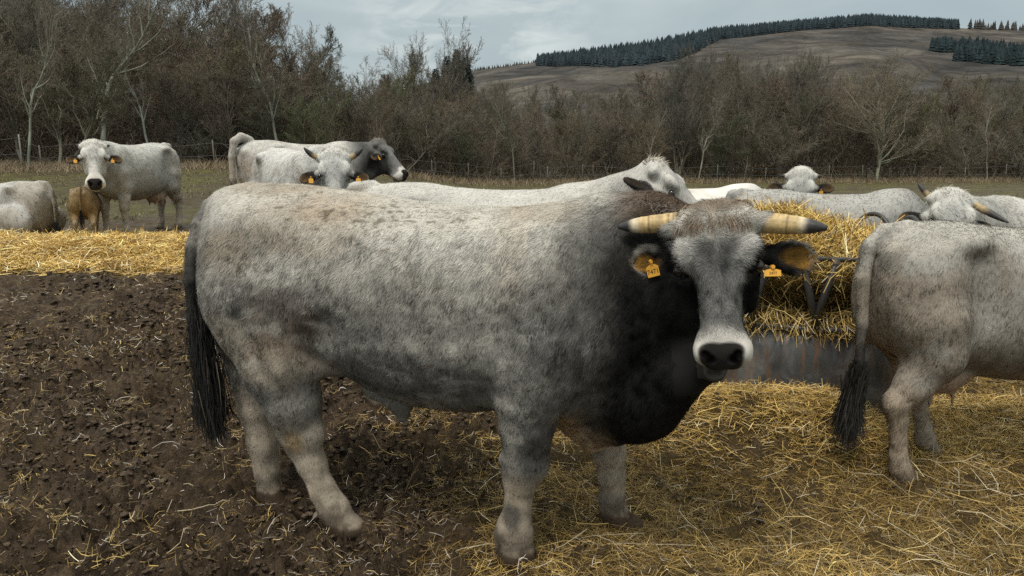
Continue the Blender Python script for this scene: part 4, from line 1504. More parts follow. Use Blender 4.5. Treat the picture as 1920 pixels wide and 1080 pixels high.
# right-hand bedding: dull trampled straw with brighter fresh drifts
def fresh(x, y):
    p = np.stack([x, y, 0 * x], 1)
    f = sst(.54, .66, fbm(p, 1.5, 4, 51)) * .55 + .5 * np.exp(-(((x - 1.5) / .5) ** 2 + ((y - 2.25) / .35) ** 2))
    f = np.maximum(f, sst(3.5, 3.95, y + .25 * (fbm(p, 3, 3, 52) - .5)) * sst(5, 4.6, y) * sst(.6, 1.0, x))
    return f


parts = []
n = 230000
xy = sample(n, (-1.2, 4.6, 1.75, 8), straw_right, rng, 1)
fr = fresh(xy[:, 0], xy[:, 1])
z = ground_z(xy[:, 0], xy[:, 1]) + rng.rand(n) ** 2 * (.03 + .035 * fr)
isf = rng.rand(n) < fr * .85
cols = np.where(isf[:, None], pick_cols(n, rng, [4.5, 6, 4, 1.5, .8, 2], .95) * [1.04, .97, .82], pick_cols(n, rng, [.25, .9, 3.0, 4.6, 5.2, .3], .80) * [.98, .95, .92])
sc_ = np.clip(xy[:, 1] / 3.6, .8, 2)
parts.append(strands(np.column_stack([xy, z]), rng.gamma(4, .023, n) * (1 + .3 * fr), (.0022 * sc_) * rng.uniform(.6, 1.3, n), rng, cols, .16, .8))
# sparse pale stalks on top
n = 1500
xy = sample(n, (-1.3, 4.2, 1.75, 6), straw_right, rng, 1)
z = ground_z(xy[:, 0], xy[:, 1]) + .02 + rng.rand(n) * .04
parts.append(strands(np.column_stack([xy, z]), rng.uniform(.12, .38, n), .0024 * rng.uniform(.7, 1.3, n), rng, pick_cols(n, rng, [2, 2, 2, 0, 0, 4], .68), .14, .9))
straw_obj('straw_bedding', 'trampled yellow straw bedding spread over the ground around the feeder', parts)

# left pile, bright gold
parts = []
n = 76000
xy = sample(n, (-10.5, -1.9, 7.8, 11.8), straw_left, rng)
z = ground_z(xy[:, 0], xy[:, 1]) + rng.rand(n) ** 1.6 * .10
pp = np.column_stack([xy, z])
sh = .70 + .65 * fbm(pp, 3.0, 3, 57)
parts.append(strands(pp, rng.gamma(4, .05, n), .0075 * rng.uniform(.6, 1.3, n), rng, np.clip(pick_cols(n, rng, [5, 6, 4, 1.6, .7, 2.6]) * sh[:, None] * [1.05, .98, .85], 0, .95), .25, .8))
straw_obj('straw_heap', 'bright golden straw heaped across the mud at the left', parts)


# loose litter on the mud
def litter(x, y):
    p = np.stack([x, y, 0 * x], 1)
    return np.clip(.10 + 1.0 * sst(.52, .70, fbm(p, 1.6, 4, 81)) + .5 * sst(.58, .66, fbm(p, 5, 2, 82)), 0, 1) * (1 - .8 * np.clip(straw_right(x, y), 0, 1))


parts = []
n = 36000
xy = sample(n, (-5.2, 1.2, 1.7, 11), litter, rng, 1)
z = ground_full(xy[:, 0], xy[:, 1]) + .004 + rng.rand(n) * .018
parts.append(strands(np.column_stack([xy, z]), rng.gamma(3, .017, n), .0021 * np.clip(xy[:, 1] / 3.2, .8, 2.4) * rng.uniform(.6, 1.3, n), rng, pick_cols(n, rng, [.6, .7, 1.6, 3.4, 4.5, 2.2], .74) * [1.0, 1.02, 1.25], .28, 1.0))
# dull fibrous tufts, dung and chaff pressed in the mud
cen = sample(240, (-4.5, .8, 1.8, 9), lambda x, y: np.full(len(x), .9), rng, 1)
k = 60
cc = np.repeat(cen, k, 0)
r = np.repeat(rng.uniform(.03, .12, len(cen)), k)
xy = cc + rng.randn(len(cc), 2) * r[:, None]
z = ground_full(xy[:, 0], xy[:, 1]) + .004 + rng.rand(len(xy)) * .02
parts.append(strands(np.column_stack([xy, z]), rng.gamma(3, .018, len(xy)), .003 * rng.uniform(.6, 1.2, len(xy)), rng, pick_cols(len(xy), rng, [.3, .7, 2, 3, 3, .8], .75), .45, .8))
straw_obj('loose_straw', 'loose pale stalks scattered over the brown mud', parts)
# clods: broken lumps of soil thrown up by the hooves
ico_v = [(0, 0, 1), (0, 0, -1)] + [(math.cos(a) * .894, math.sin(a) * .894, .447) for a in np.arange(5) * 1.2566] + [(math.cos(a) * .894, math.sin(a) * .894, -.447) for a in np.arange(5) * 1.2566 + .628]
ico_f = [(0, 2 + i, 2 + (i + 1) % 5) for i in range(5)] + [(1, 7 + (i + 1) % 5, 7 + i) for i in range(5)] + [(2 + i, 7 + i, 2 + (i + 1) % 5) for i in range(5)] + [(7 + i, 7 + (i + 1) % 5, 2 + (i + 1) % 5) for i in range(5)]
iv = np.array(ico_v); ifc = np.array(ico_f)
sub, mid_ = [], {}
ivl = [tuple(v) for v in iv]


def _mid(a, b):
    k_ = (min(a, b), max(a, b))
    if k_ not in mid_:
        m_ = np.array(ivl[a]) + np.array(ivl[b]); ivl.append(tuple(m_ / np.linalg.norm(m_))); mid_[k_] = len(ivl) - 1
    return mid_[k_]


for a, b, c in ico_f:
    ab, bc, ca_ = _mid(a, b), _mid(b, c), _mid(c, a)
    sub += [(a, ab, ca_), (ab, b, bc), (ca_, bc, c), (ab, bc, ca_)]
iv = np.array(ivl); ifc = np.array(sub)
n = 22000
xy = sample(n, (-5.0, 2.2, 1.6, 9), lambda x, y: sst(.36, .62, fbm(np.stack([x, y, 0 * x], 1), 2.3, 3, 85)) * (1 - .93 * np.clip(straw_right(x, y) * 1.4, 0, 1)) * (1 - straw_left(x, y)), rng, 1)
sz = .003 + .0042 * rng.gamma(1.3, 1, n)
sz = np.clip(sz, .003, .0135) * np.clip(xy[:, 1] / 3, .8, 1.8)
zc_ = ground_full(xy[:, 0], xy[:, 1]) + sz * .15
Vc = iv[None] * sz[:, None, None] * np.stack([rng.uniform(.7, 1.4, n), rng.uniform(.7, 1.4, n), rng.uniform(.28, .6, n)], 1)[:, None, :]
Vc = Vc + rng.randn(*Vc.shape) * (sz * .16)[:, None, None]
ang_ = rng.rand(n) * 6.28
ca_, sa_ = np.cos(ang_)[:, None], np.sin(ang_)[:, None]
Vc = np.stack([Vc[..., 0] * ca_ - Vc[..., 1] * sa_, Vc[..., 0] * sa_ + Vc[..., 1] * ca_, Vc[..., 2]], -1) + np.column_stack([xy, zc_])[:, None, :]
Fc = (ifc[None] + (np.arange(n) * len(iv))[:, None, None]).reshape(-1, 3)
mc = mat_attr('soil_clod', .8, .25, 60, .5, 130, .9, .01)
cc_ = np.array([.064, .045, .030]) * rng.uniform(.5, 1.8, (n, 1))
co_ = add_obj('mud_clods', make_mesh('mud_clods', Vc.reshape(-1, 3), Fc, None, True, {'col': ('FLOAT_COLOR', np.repeat(cc_, len(iv), 0))}), mc)
tag(co_, 'small broken clods of dark soil strewn over the mud', 'clods', kind='stuff')

# larger dry stems that stand out singly
parts = []
for (u, v, Y, ln, th) in [(300, 935, None, .55, -.12), (410, 960, None, .42, .55), (330, 1015, None, .28, 1.2), (1320, 995, None, .5, .2), (1220, 1030, None, .6, -.15), (140, 985, None, .2, 1.0), (1310, 770, None, .3, .4)]:
    ang = PITCH + math.atan((v - 540) / FPX); Yd = CAMH / math.tan(ang)
    p = at(u, v, Yd)
    parts.append((p, ln, th))
mb = MB()
for p, ln, th in parts:
    pts = []
    for i in range(9):
        q = i / 8 - .5
        x = p[0] + math.cos(th) * ln * q + .03 * math.sin(q * 7 + ln * 9); y = p[1] + math.sin(th) * ln * q * .6
        zz = float(ground_full(np.array([x]), np.array([y]))[0]) + .014 + .012 * math.cos(q * 5)
        pts.append((x, y, zz))
    mb.tube(pts, np.linspace(.0028, .0015, 9), 5, True, (.42, .35, .24))
tag(add_obj('dry_stems', mb.mesh('dry_stems'), M_STRAW), 'thin dry stems lying on the mud', 'stems', kind='stuff')

# dung pat at the bottom right
mb = MB()
pp0 = np.array([1.13, 1.98])
Vd, Fd = [], []
R_, A_ = 10, 40
for i in range(R_ + 1):
    for j in range(A_):
        th = 2 * math.pi * j / A_; r = i / R_
        ex = (.115 * (1 + .18 * math.sin(3 * th + 1) + .10 * math.sin(7 * th))) * r
        x = pp0[0] + ex * math.cos(th) * 1.1; y = pp0[1] + ex * math.sin(th)
        Vd.append((x, y, 0))
Vd = np.array(Vd)
rr_ = np.repeat(np.arange(R_ + 1) / R_, A_)
Vd[:, 2] = ground_z(Vd[:, 0], Vd[:, 1]) + .045 * (1 - rr_ ** 3) + .012 * (fbm(Vd * 1.0, 30, 3, 5) - .5) * (1 - rr_) + .004 * np.sin(rr_ * 22) - .012
for i in range(R_):
    for j in range(A_):
        Fd.append((i * A_ + j, (i + 1) * A_ + j, (i + 1) * A_ + (j + 1) % A_, i * A_ + (j + 1) % A_))
mb.add(Vd, Fd, None, (.055, .042, .03))
tag(add_obj('dung_pat', mb.mesh('dung_pat'), mat_attr('dung', .55, .4, 50, .35, 90, .6, .01)), 'flat grey brown dung pat lying in the straw at the lower right corner', 'dung')
print('ground done', time.time() - T0)

# ------------------------------------------------------------------ feeder and bale
FC = np.array([1.93, 4.95]); FR = .72


def mat_steel():
    m, nt, b = new_mat('dull_steel')
    v = objco(nt, (1, 1, 1))
    v2 = objco(nt, (7, 7, .7))
    n1 = noise(nt, 3.5, 6, v, .65, .6); n2 = noise(nt, 4, 5, v2, .7)
    c = ramp(nt, n1, [(.32, (.022, .023, .025)), (.5, (.065, .068, .071)), (.68, (.17, .17, .165))])
    c = mixc(nt, ramp(nt, n2, [(.5, 0.0), (.66, .8)]), c, (.16, .08, .03))
    nt.links.new(c, b.inputs['Base Color'])
    b.inputs['Metallic'].default_value = .1
    nt.links.new(ramp(nt, n1, [(.3, .35), (.7, .65)]), b.inputs['Roughness'])
    bump(nt, b, n1, .25, .01)
    return m


M_STEEL = mat_steel()
M_DSTEEL = mat_simple('dark_bar_steel', (.035, .035, .036), .45, .5)
fz = float(zt(FC[0], FC[1]))
fr_ = thing('hay_feeder', 'round dark metal ring feeder with slanted bars and solid skirt filled with hay', 'feeder', (FC[0], FC[1], fz))


def ring(r, z, n=72, dx=0):
    a = np.arange(n) / n * 2 * math.pi
    return np.stack([r * np.cos(a), r * np.sin(a), np.full(n, z) + .008 * np.sin(3 * a + dx)], 1)


mb = MB()
n = 96; V, Fq = [], []
for i, (r, z) in enumerate([(FR, .05), (FR + .004, .2), (FR - .004, .40), (FR, .62), (FR - .008, .62), (FR - .012, .40), (FR - .004, .2), (FR - .008, .05)]):
    a = np.arange(n) / n * 2 * math.pi
    w = .006 * (np.abs(((a * 6 / math.pi) % 1) - .5) < .06)
    V.append(np.stack([(r + w) * np.cos(a), (r + w) * np.sin(a), np.full(n, z)], 1))
for i in range(8):
    for j in range(n):
        Fq.append((i * n + j, ((i + 1) % 8) * n + j, ((i + 1) % 8) * n + (j + 1) % n, i * n + (j + 1) % n))
mb.add(np.concatenate(V), Fq)
add_obj('skirt', mb.mesh('skirt'), M_STEEL, fr_)
for z, r, dx in ((.045, FR, 0), (.63, FR, 1), (1.06, FR + .03, 2)):
    mb = MB(); mb.tube(ring(r, z, 72, dx), .021 if z < 1 else .014, 10, closed=True)
    add_obj('rail', mb.mesh('rail'), M_DSTEEL, fr_)
nb = 13
for i in range(nb * 2):
    a0 = 2 * math.pi * (i // 2) / nb + .12 + (0 if i % 2 else .05)
    a1 = a0 + (.15 if i % 2 else -.15)
    p0 = np.array([FR * math.cos(a0), FR * math.sin(a0), .63]); p1 = np.array([(FR + .03) * math.cos(a1), (FR + .03) * math.sin(a1), 1.06])
    pm = (p0 + p1) / 2 * [1.03, 1.03, 1]
    mb = MB(); mb.tube([p0, pm, p1], .023, 8)
    add_obj('bar', mb.mesh('bar'), M_DSTEEL, fr_)
for a_ in (.05, .5, 1.3, 2.0, -2.4):      # arched head hoops standing above the top rail
    mb = MB()
    q = np.linspace(0, math.pi, 15)
    w_ = .20 * np.cos(q)
    mb.tube(np.stack([(FR + .04) * np.cos(a_ + w_), (FR + .04) * np.sin(a_ + w_), 1.05 + .19 * np.sin(q)], 1), .017, 8)
    add_obj('hoop', mb.mesh('hoop'), M_DSTEEL, fr_)
# hay inside
bale = thing('hay_bale', 'ragged round heap of yellow hay standing inside the metal feeder', 'hay', (FC[0], FC[1], fz))


def bale_surf(n, rng, jit=.03):
    th = rng.rand(n) * 2 * math.pi
    z = rng.rand(n)
    cap = rng.rand(n) < .35
    rad = np.interp(z, [0, .45, .70, .85, .94, 1.0], [.54, .55, .58, .80, .62, .38])
    rr = np.where(cap, np.sqrt(rng.rand(n)) * .5, rad)
    zz = np.where(cap, 1.21 - .12 * (rr / .5) ** 2.2, .30 + .84 * z)
    x = rr * np.cos(th); y = rr * np.sin(th)
    P = np.stack([x, y, zz], 1)
    o = (fbm(P, 2.6, 3, 15) - .5) * .30
    P[:, :2] *= (1 + o * .7)[:, None]
    P[:, 2] += np.where(cap, o * .30 - .05 * np.cos(th), 0)
    return P + rng.randn(n, 3) * jit, th, cap


mb = MB()
n = 40; rows = [(.52, .28), (.53, .5), (.53, .8), (.60, 1.0), (.52, 1.07), (.3, 1.12), (.05, 1.14)]
V, Fq = [], []
for r, z in rows:
    a = np.arange(n) / n * 2 * math.pi
    P = np.stack([r * np.cos(a), r * np.sin(a), np.full(n, z)], 1)
    P[:, :2] *= (1 + (fbm(P, 2.6, 3, 15) - .5)[:, None] * .20)
    V.append(P)
for i in range(len(rows) - 1):
    for j in range(n):
        Fq.append((i * n + j, i * n + (j + 1) % n, (i + 1) * n + (j + 1) % n, (i + 1) * n + j))
mb.add(np.concatenate(V) * [.95, .95, .97], Fq, None, (.10, .065, .022))
add_obj('core', mb.mesh('core'), mat_attr('hay_core', .9, .1, 30, .5, 60, .8, .02), bale)
n = 42000
P, th, cap = bale_surf(n, rng)
tang = np.stack([-np.sin(th), np.cos(th), rng.randn(n) * .8], 1) + rng.randn(n, 3) * .5
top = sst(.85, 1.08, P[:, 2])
cols = pick_cols(n, rng, [2.5, 5, 5, 3, 2, 1.2]) * (.38 + .72 * top)[:, None] * [1.0, .95, .8]  # shadow on the lower hay painted in by darkening its stalks
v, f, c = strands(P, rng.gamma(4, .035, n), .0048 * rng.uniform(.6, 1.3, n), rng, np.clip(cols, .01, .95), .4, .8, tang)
# stalks drooping over the skirt
m = 2600
a = rng.rand(m) * 2 * math.pi
Pd = np.stack([(FR + .01) * np.cos(a), (FR + .01) * np.sin(a), rng.uniform(.60, .72, m)], 1)
Dd = np.stack([np.cos(a) * .5 + rng.randn(m) * .4, np.sin(a) * .5 + rng.randn(m) * .4, rng.randn(m) * .7 - .5], 1)
hang = rng.rand(m) < .05
v2, f2, c2 = strands(Pd, np.where(hang, rng.uniform(.2, .4, m), rng.uniform(.05, .18, m)), .0045 * rng.uniform(.6, 1.2, m), rng, pick_cols(m, rng, [3, 5, 4, 2, 1, 2], .8), .4, .9, Dd)
P3 = np.stack([rng.uniform(-1, 1, 9000) * .7, rng.uniform(-1, 1, 9000) * .7, rng.uniform(.60, .74, 9000)], 1)
k = np.hypot(P3[:, 0], P3[:, 1]) < .72
P3 = P3[k]
v3, f3, c3 = strands(P3, rng.gamma(4, .03, len(P3)), .0048 * rng.uniform(.6, 1.3, len(P3)), rng, pick_cols(len(P3), rng, [2, 4, 4, 3, 2, 1], .8), .25, .8)
hv = np.concatenate([v, v2, v3]); hf = np.concatenate([f, f2 + len(v), f3 + len(v) + len(v2)]); hc = np.concatenate([c, c2, c3])
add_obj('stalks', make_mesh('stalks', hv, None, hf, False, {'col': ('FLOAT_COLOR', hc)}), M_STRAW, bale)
print('feeder done', time.time() - T0)
# ------------------------------------------------------------------ bare winter trees
def grow(seed, H, kind):
    """returns trunk/limb segments and twig segments of a bare tree"""
    rng = np.random.RandomState(seed)
    big, small = [], []
    K = dict(
        slim=dict(n1=24, lo=.20, a1=(.4, .9), l1=.30, up=.12, r0=.0095, n2=11, n3=10, n4=5, wob=.12, stems=1),
        spread=dict(n1=34, lo=.16, a1=(.5, 1.15), l1=.52, up=.12, r0=.012, n2=12, n3=9, n4=5, wob=.10, stems=1),
        bushy=dict(n1=16, lo=.06, a1=(.5, 1.2), l1=.44, up=.12, r0=.009, n2=10, n3=10, n4=5, wob=.15, stems=3),
        birch=dict(n1=24, lo=.30, a1=(.45, .95), l1=.30, up=.06, r0=.012, n2=9, n3=8, n4=4, wob=.12, stems=1),
        broom=dict(n1=18, lo=.22, a1=(.3, .7), l1=.44, up=.16, r0=.010, n2=11, n3=10, n4=5, wob=.12, stems=2))[kind]

    def branch(p, d, L, r, lev, nseg):
        pts = [p]; dirs = [d]
        for i in range(nseg):
            d = d + rng.randn(3) * K['wob'] * (1 + .3 * lev) + np.array([0, 0, K['up'] if lev else .02])
            d = d / np.linalg.norm(d)
            p = p + d * L / nseg
            pts.append(p); dirs.append(d)
        out = small if lev >= 3 else big
        for i in range(nseg):
            r0 = r * (1 - .8 * i / nseg); r1 = r * (1 - .8 * (i + 1) / nseg)
            out.append((*pts[i], *pts[i + 1], r0, r1, lev))
        return pts, dirs

    def child_dir(d, ang):
        a = np.cross(d, rng.randn(3)); a /= np.linalg.norm(a)
        return d * math.cos(ang) + a * math.sin(ang)

    def spawn(pts, dirs, L, r, lev):
        n = {0: K['n1'], 1: K['n2'], 2: K['n3'], 3: K['n4']}[lev]
        n = max(2, int(n * rng.uniform(.75, 1.2)))
        for j in range(n):
            lo = K['lo'] if lev == 0 else .15
            q = lo + (1 - lo) * ((j + rng.rand()) / n)
            f = q * (len(pts) - 1); i = min(int(f), len(pts) - 2); w = f - i
            p = pts[i] * (1 - w) + pts[i + 1] * w; d = dirs[i + 1]
            if lev == 0:
                ang = rng.uniform(*K['a1']) * (1.15 - .5 * q)
                sh = (math.sin(math.pi * (.22 + .72 * (q - lo) / (1 - lo))) ** .8) if kind != 'spread' else 1.0 - .55 * abs(q - .45)
                ln = H * K['l1'] * sh * rng.uniform(.7, 1.15)
            else:
                ang = rng.uniform(.4, .95); ln = L * rng.uniform(.28, .55) * (1.05 - .45 * q)
            rr = r * (1 - .8 * q) * .6 + .001
            if lev >= 2: rr = max(rr, .0055)
            cp, cdn = branch(p, child_dir(d, ang), ln, rr, lev + 1, 5 if lev == 0 else 3 if lev == 1 else 2)
            if lev < 3: spawn(cp, cdn, ln, rr, lev + 1)

    for s in range(K['stems']):
        d = np.array([0, 0, 1.0]) + (rng.randn(3) * .16 if K['stems'] > 1 else rng.randn(3) * .03)
        d /= np.linalg.norm(d)
        hh = H * (1 if s == 0 else rng.uniform(.6, .9)) * (.84 if kind == 'spread' else .95)
        p, dd = branch(np.array([rng.randn() * .12 * (s > 0), rng.randn() * .12 * (s > 0), -.2]), d, hh, H * K['r0'], 0, 12)
        spawn(p, dd, hh, H * K['r0'], 0)
    return np.array(big), np.array(small)


def seg_mesh(name, S, n, c0, c1, rmin=.0, rng=None):
    a, b = S[:, 0:3], S[:, 3:6]
    r0 = np.maximum(S[:, 6], rmin); r1 = np.maximum(S[:, 7], rmin * .6)
    d = nrm(b - a)
    ref = np.where(np.abs(d[:, 2:3]) < .9, np.array([[0, 0, 1.0]]), np.array([[1.0, 0, 0]]))
    u = nrm(np.cross(d, ref)); v = np.cross(d, u)
    V = []
    for c, r in ((a, r0), (b, r1)):
        for k in range(n):
            t = 2 * math.pi * k / n
            V.append(c + (u * math.cos(t) + v * math.sin(t)) * r[:, None])
    V = np.stack(V, 1).reshape(-1, 3)
    base = (np.arange(len(S)) * 2 * n)[:, None]
    Fq = np.concatenate([np.concatenate([base + k, base + (k + 1) % n, base + n + (k + 1) % n, base + n + k], 1) for k in range(n)])
    m = rng.rand(len(S), 1)
    C = np.repeat((np.asarray(c0) * (1 - m) + np.asarray(c1) * m) * [.86, .92, .93], 2 * n, 0)
    return make_mesh(name, V, None, Fq, n > 3, {'col': ('FLOAT_COLOR', C)})


def mat_bark(name):
    m, nt, b = new_mat(name)
    c, _ = col_attr(nt)
    oi = nt.nodes.new('ShaderNodeObjectInfo')
    hue = ramp(nt, oi.outputs['Random'], [(0, (.85, .92, .92)), (.35, (1.15, 1.16, 1.08)), (.6, (1.35, 1.25, 1.18)), (.8, (1.0, 1.10, .92)), (1, (1.35, 1.42, 1.42))])
    c = mixc(nt, 1.0, c, hue, 'MULTIPLY')
    nt.links.new(c, b.inputs['Base Color'])
    b.inputs['Roughness'].default_value = .85
    b.inputs['Specular IOR Level'].default_value = .15
    return m


M_BARK = mat_bark('bark')
M_TWIG = mat_bark('twigs')
protos = {}
rngt = np.random.RandomState(5)
for i, (kind, H, seed, tc0, tc1, kc0, kc1) in enumerate([
        ('slim', 12, 1, (.10, .085, .07), (.17, .14, .115), (.13, .11, .09), (.2, .17, .14)),
        ('slim', 10, 2, (.11, .085, .07), (.20, .15, .12), (.14, .12, .10), (.22, .19, .16)),
        ('broom', 11, 3, (.12, .10, .085), (.18, .15, .125), (.13, .11, .09), (.22, .19, .15)),
        ('bushy', 8, 4, (.11, .085, .065), (.19, .145, .11), (.12, .10, .08), (.2, .16, .13)),
        ('bushy', 7, 5, (.10, .09, .06), (.17, .15, .10), (.12, .10, .08), (.2, .16, .13)),
        ('spread', 9, 6, (.13, .11, .085), (.22, .18, .14), (.16, .145, .12), (.24, .22, .185)),
        ('birch', 10, 7, (.13, .10, .085), (.2, .16, .135), (.20, .185, .16), (.30, .28, .245)),
        ('broom', 9, 8, (.12, .095, .08), (.20, .155, .13), (.13, .11, .09), (.2, .17, .14)),
        ('bushy', 8, 9, (.125, .10, .085), (.21, .165, .14), (.13, .11, .09), (.2, .17, .14))]):
    bigS, smS = grow(seed, H, kind)
    print(kind, len(bigS), len(smS))
    lim = bigS[bigS[:, 8] < 2]; mid = bigS[bigS[:, 8] >= 2]
    tr = seg_mesh('trunk', lim, 6, kc0, kc1, .0, rngt)
    tr.materials.append(M_BARK)
    cr = seg_mesh('crown', np.concatenate([mid, smS]), 3, tc0, tc1, .0072, rngt)
    cr.materials.append(M_TWIG)
    protos.setdefault(kind, []).append((tr, cr, H))
print('tree protos', time.time() - T0)
NT = [0]


def edge_y(u):
    return float(np.interp(u, [-500, 0, 400, 700, 1000, 1400, 1920, 2600], [31, 33, 36, 41, 51, 55, 57, 60]))


def plant(kind, idx, u, Y, h, label, name='bare_tree', group='bare winter trees of the wood behind the field', wide=1.0, rz=None):
    tr, cr, H = protos[kind][idx % len(protos[kind])]
    x = (u - 960) / FPX * (Y * CP + CAMH * SP)
    z = float(zt(x, Y))
    s = h / H
    root = thing(name, label, 'tree', (x, Y, z), rngt.rand() * 6.28 if rz is None else rz, group)
    root.scale = (s * wide, s * wide, s)
    for nm, me in (('trunk', tr), ('crown', cr)):
        o = bpy.data.objects.new(nm, me); COL.objects.link(o); o.parent = root
    NT[0] += 1
    return root


SKY_U = [-400, 0, 330, 365, 400, 440, 520, 580, 600, 640, 700, 735, 750, 815, 830, 900, 960, 1150, 1230, 1260, 1550, 1600, 1645, 1700, 1760, 1920, 2400]
SKY_V = [-60, -70, -30, 55, 60, 15, 12, 35, 110, 88, 128, 125, 118, 110, 160, 165, 158, 150, 150, 112, 100, 160, 150, 165, 135, 140, 120]


def top_h(u, Y):
    v = float(np.interp(u, SKY_U, SKY_V))
    x = (u - 960) / FPX * Y
    return CAMH + (300 - v) / FPX * Y - float(zt(x, Y))


GEN = {'slim': 'slender bare grey tree in the wood behind the field', 'broom': 'bare tree with upright twiggy crown in the wood behind the field',
       'bushy': 'low bushy leafless tree in the wood behind the field', 'spread': 'broad bare tree in the wood behind the field', 'birch': 'pale stemmed bare tree in the wood behind the field'}
# trees that stand out
plant('birch', 0, 195, 34.0, 9.3, 'pale trunked bare tree with long side branches behind the left cow', wide=1.15, rz=1.0)
plant('birch', 0, 530, 38, 8.2, 'slim pale forked tree at the wood edge above the middle cows', wide=.8, rz=3.0)
plant('spread', 0, 1645, 54, 8.6, 'round crowned bare tree with short pale trunk standing at the field edge', wide=1.25, rz=.5)
plant('slim', 0, 500, 46, top_h(500, 46), 'tall bare tree rising highest left of the gap in the skyline', wide=.9)
plant('slim', 1, 555, 45, top_h(555, 45) * .99, 'tall airy tree beside the skyline gap, twin of its left neighbour', wide=.9)
plant('broom', 0, 455, 48, top_h(455, 48) * .97, 'tall bare tree leftmost of the three above the middle cows', wide=.9)
plant('broom', 1, 775, 60, CAMH + 226 / FPX * 60, 'thin fan shaped tree standing alone against the sky', wide=.8)
plant('slim', 1, 710, 39, 4.6, 'small thin young tree in front of the dark thicket', wide=.8)
plant('slim', 0, 915, 50, 7.0, 'small light barked tree near the middle of the thicket', wide=.8)
plant('broom', 0, 1270, 56, top_h(1300, 56), 'tall reddish tree left of centre in the right hand wood')
plant('broom', 1, 1500, 60, top_h(1500, 60), 'tall reddish tree right of the bald hillside patch')
for u_, Y_2, h_, k_ in ((1215, 52, 5.6, 0), (965, 50.5, 6.2, 0), (1310, 54, 6.8, 0), (1395, 55, 5.8, 0), (290, 35, 7.2, 0), (1850, 57, 6.6, 0), (60, 32.5, 7.5, 0)):
    plant('birch', k_, u_, Y_2, h_, 'thin bare tree with pale stem along the front edge of the wood', wide=.75, group='pale stemmed trees along the wood edge')
rngp = np.random.RandomState(77)
for row, (dy, step, hs) in enumerate([(1.0, 62, (.50, .72)), (4.5, 58, (.62, .85)), (9, 60, (.75, .97)), (15, 66, (.82, 1.0)), (23, 76, (.85, 1.0))]):
    u = -120 + rngp.rand() * 40
    while u < 2060:
        Y = edge_y(u) + dy + rngp.uniform(-1, 1.6)
        h = top_h(u, Y) * rngp.uniform(*hs)
        if row < 2: kind = rngp.choice(['bushy', 'bushy', 'bushy', 'slim', 'broom'])
        else: kind = rngp.choice(['slim', 'broom', 'broom', 'bushy', 'slim'])
        if kind == 'bushy' and row < 2: h = min(h, 8.5)
        skip = (715 < u < 835 and row > 3) or (row == 0 and (1560 < u < 1730 or 150 < u < 240))
        if not skip:
            plant(kind, rngp.randint(4), u, Y, max(h, 3.2), GEN[kind], wide=rngp.uniform(1.0, 1.35) * (9 / max(h, 6)) ** .25)
        u += step * rngp.uniform(.7, 1.3)
print('trees', NT[0], time.time() - T0)

# thicket: dense low twigs under and behind the trees
V = []
n = 90000
u = rngp.uniform(-300, 2250, n)
dep = rngp.rand(n) ** .8 * 26 + .5
Ye = np.interp(u, [-500, 0, 400, 700, 1000, 1400, 1920, 2600], [31, 33, 36, 41, 51, 55, 57, 60])
Y = Ye + dep
x = (u - 960) / FPX * Y
pp = np.stack([x, Y, 0 * x], 1)
hmax = (.45 + 2.6 * fbm(pp, .22, 3, 7)) * sst(-1, 5, dep) + dep * .10
z0 = zt(x, Y)
z = z0 + rngp.rand(n) * np.maximum(hmax, .4)
D = np.stack([rngp.randn(n) * .55, rngp.randn(n) * .55, np.abs(rngp.randn(n)) * .9 + .15], 1)
cols = np.array([.085, .068, .052]) * (1 - .4 * rngp.rand(n, 1)) + np.array([.05, .03, .01]) * rngp.rand(n, 1)
hv, hf, hc = strand_mesh(np.stack([x, Y, z], 1), D, rngp.uniform(.5, 1.6, n), .032, rngp, -.05, 2, .25, cols)
tag(add_obj('undergrowth', make_mesh('undergrowth', hv, None, hf, False, {'col': ('FLOAT_COLOR', hc)}), M_STRAW), 'dark tangled undergrowth beneath the bare trees', 'undergrowth', kind='stuff')

# rough pale grass along the field edge
n = 60000
u = rngp.uniform(-250, 2200, n)
Ye = np.interp(u, [-500, 0, 400, 700, 1000, 1400, 1920, 2600], [31, 33, 36, 41, 51, 55, 57, 60])
near = rngp.rand(n) < .45
Y = np.where(near, Ye - np.abs(rngp.randn(n)) * 2.2 + .6, Ye * rngp.uniform(.30, 1.0, n))
x = (u - 960) / FPX * Y
pp = np.stack([x, Y, 0 * x], 1)
keep = (near | (fbm(pp, .5, 3, 19) > .5)) & (Y > 11.5)
x, Y, near = x[keep], Y[keep], near[keep]; n = len(x)
m = rngp.rand(n, 1)
cols = np.array([.20, .155, .085]) * m + np.array([.085, .085, .035]) * (1 - m)
cols[near] = np.array([.22, .165, .10]) * (.5 + .8 * rngp.rand(near.sum(), 1))
D = np.stack([rngp.randn(n) * .4, rngp.randn(n) * .4, np.ones(n)], 1)
hv, hf, hc = strand_mesh(np.stack([x, Y, ground_full(x, Y) - .02], 1), D, np.where(near, rngp.uniform(.2, .6, n), rngp.uniform(.06, .16, n)), .022, rngp, .2, 2, .25, cols)
tag(add_obj('rough_grass', make_mesh('rough_grass', hv, None, hf, False, {'col': ('FLOAT_COLOR', hc)}), M_STRAW), 'rough tan grass growing along the far edge of the field', 'grass', kind='stuff')

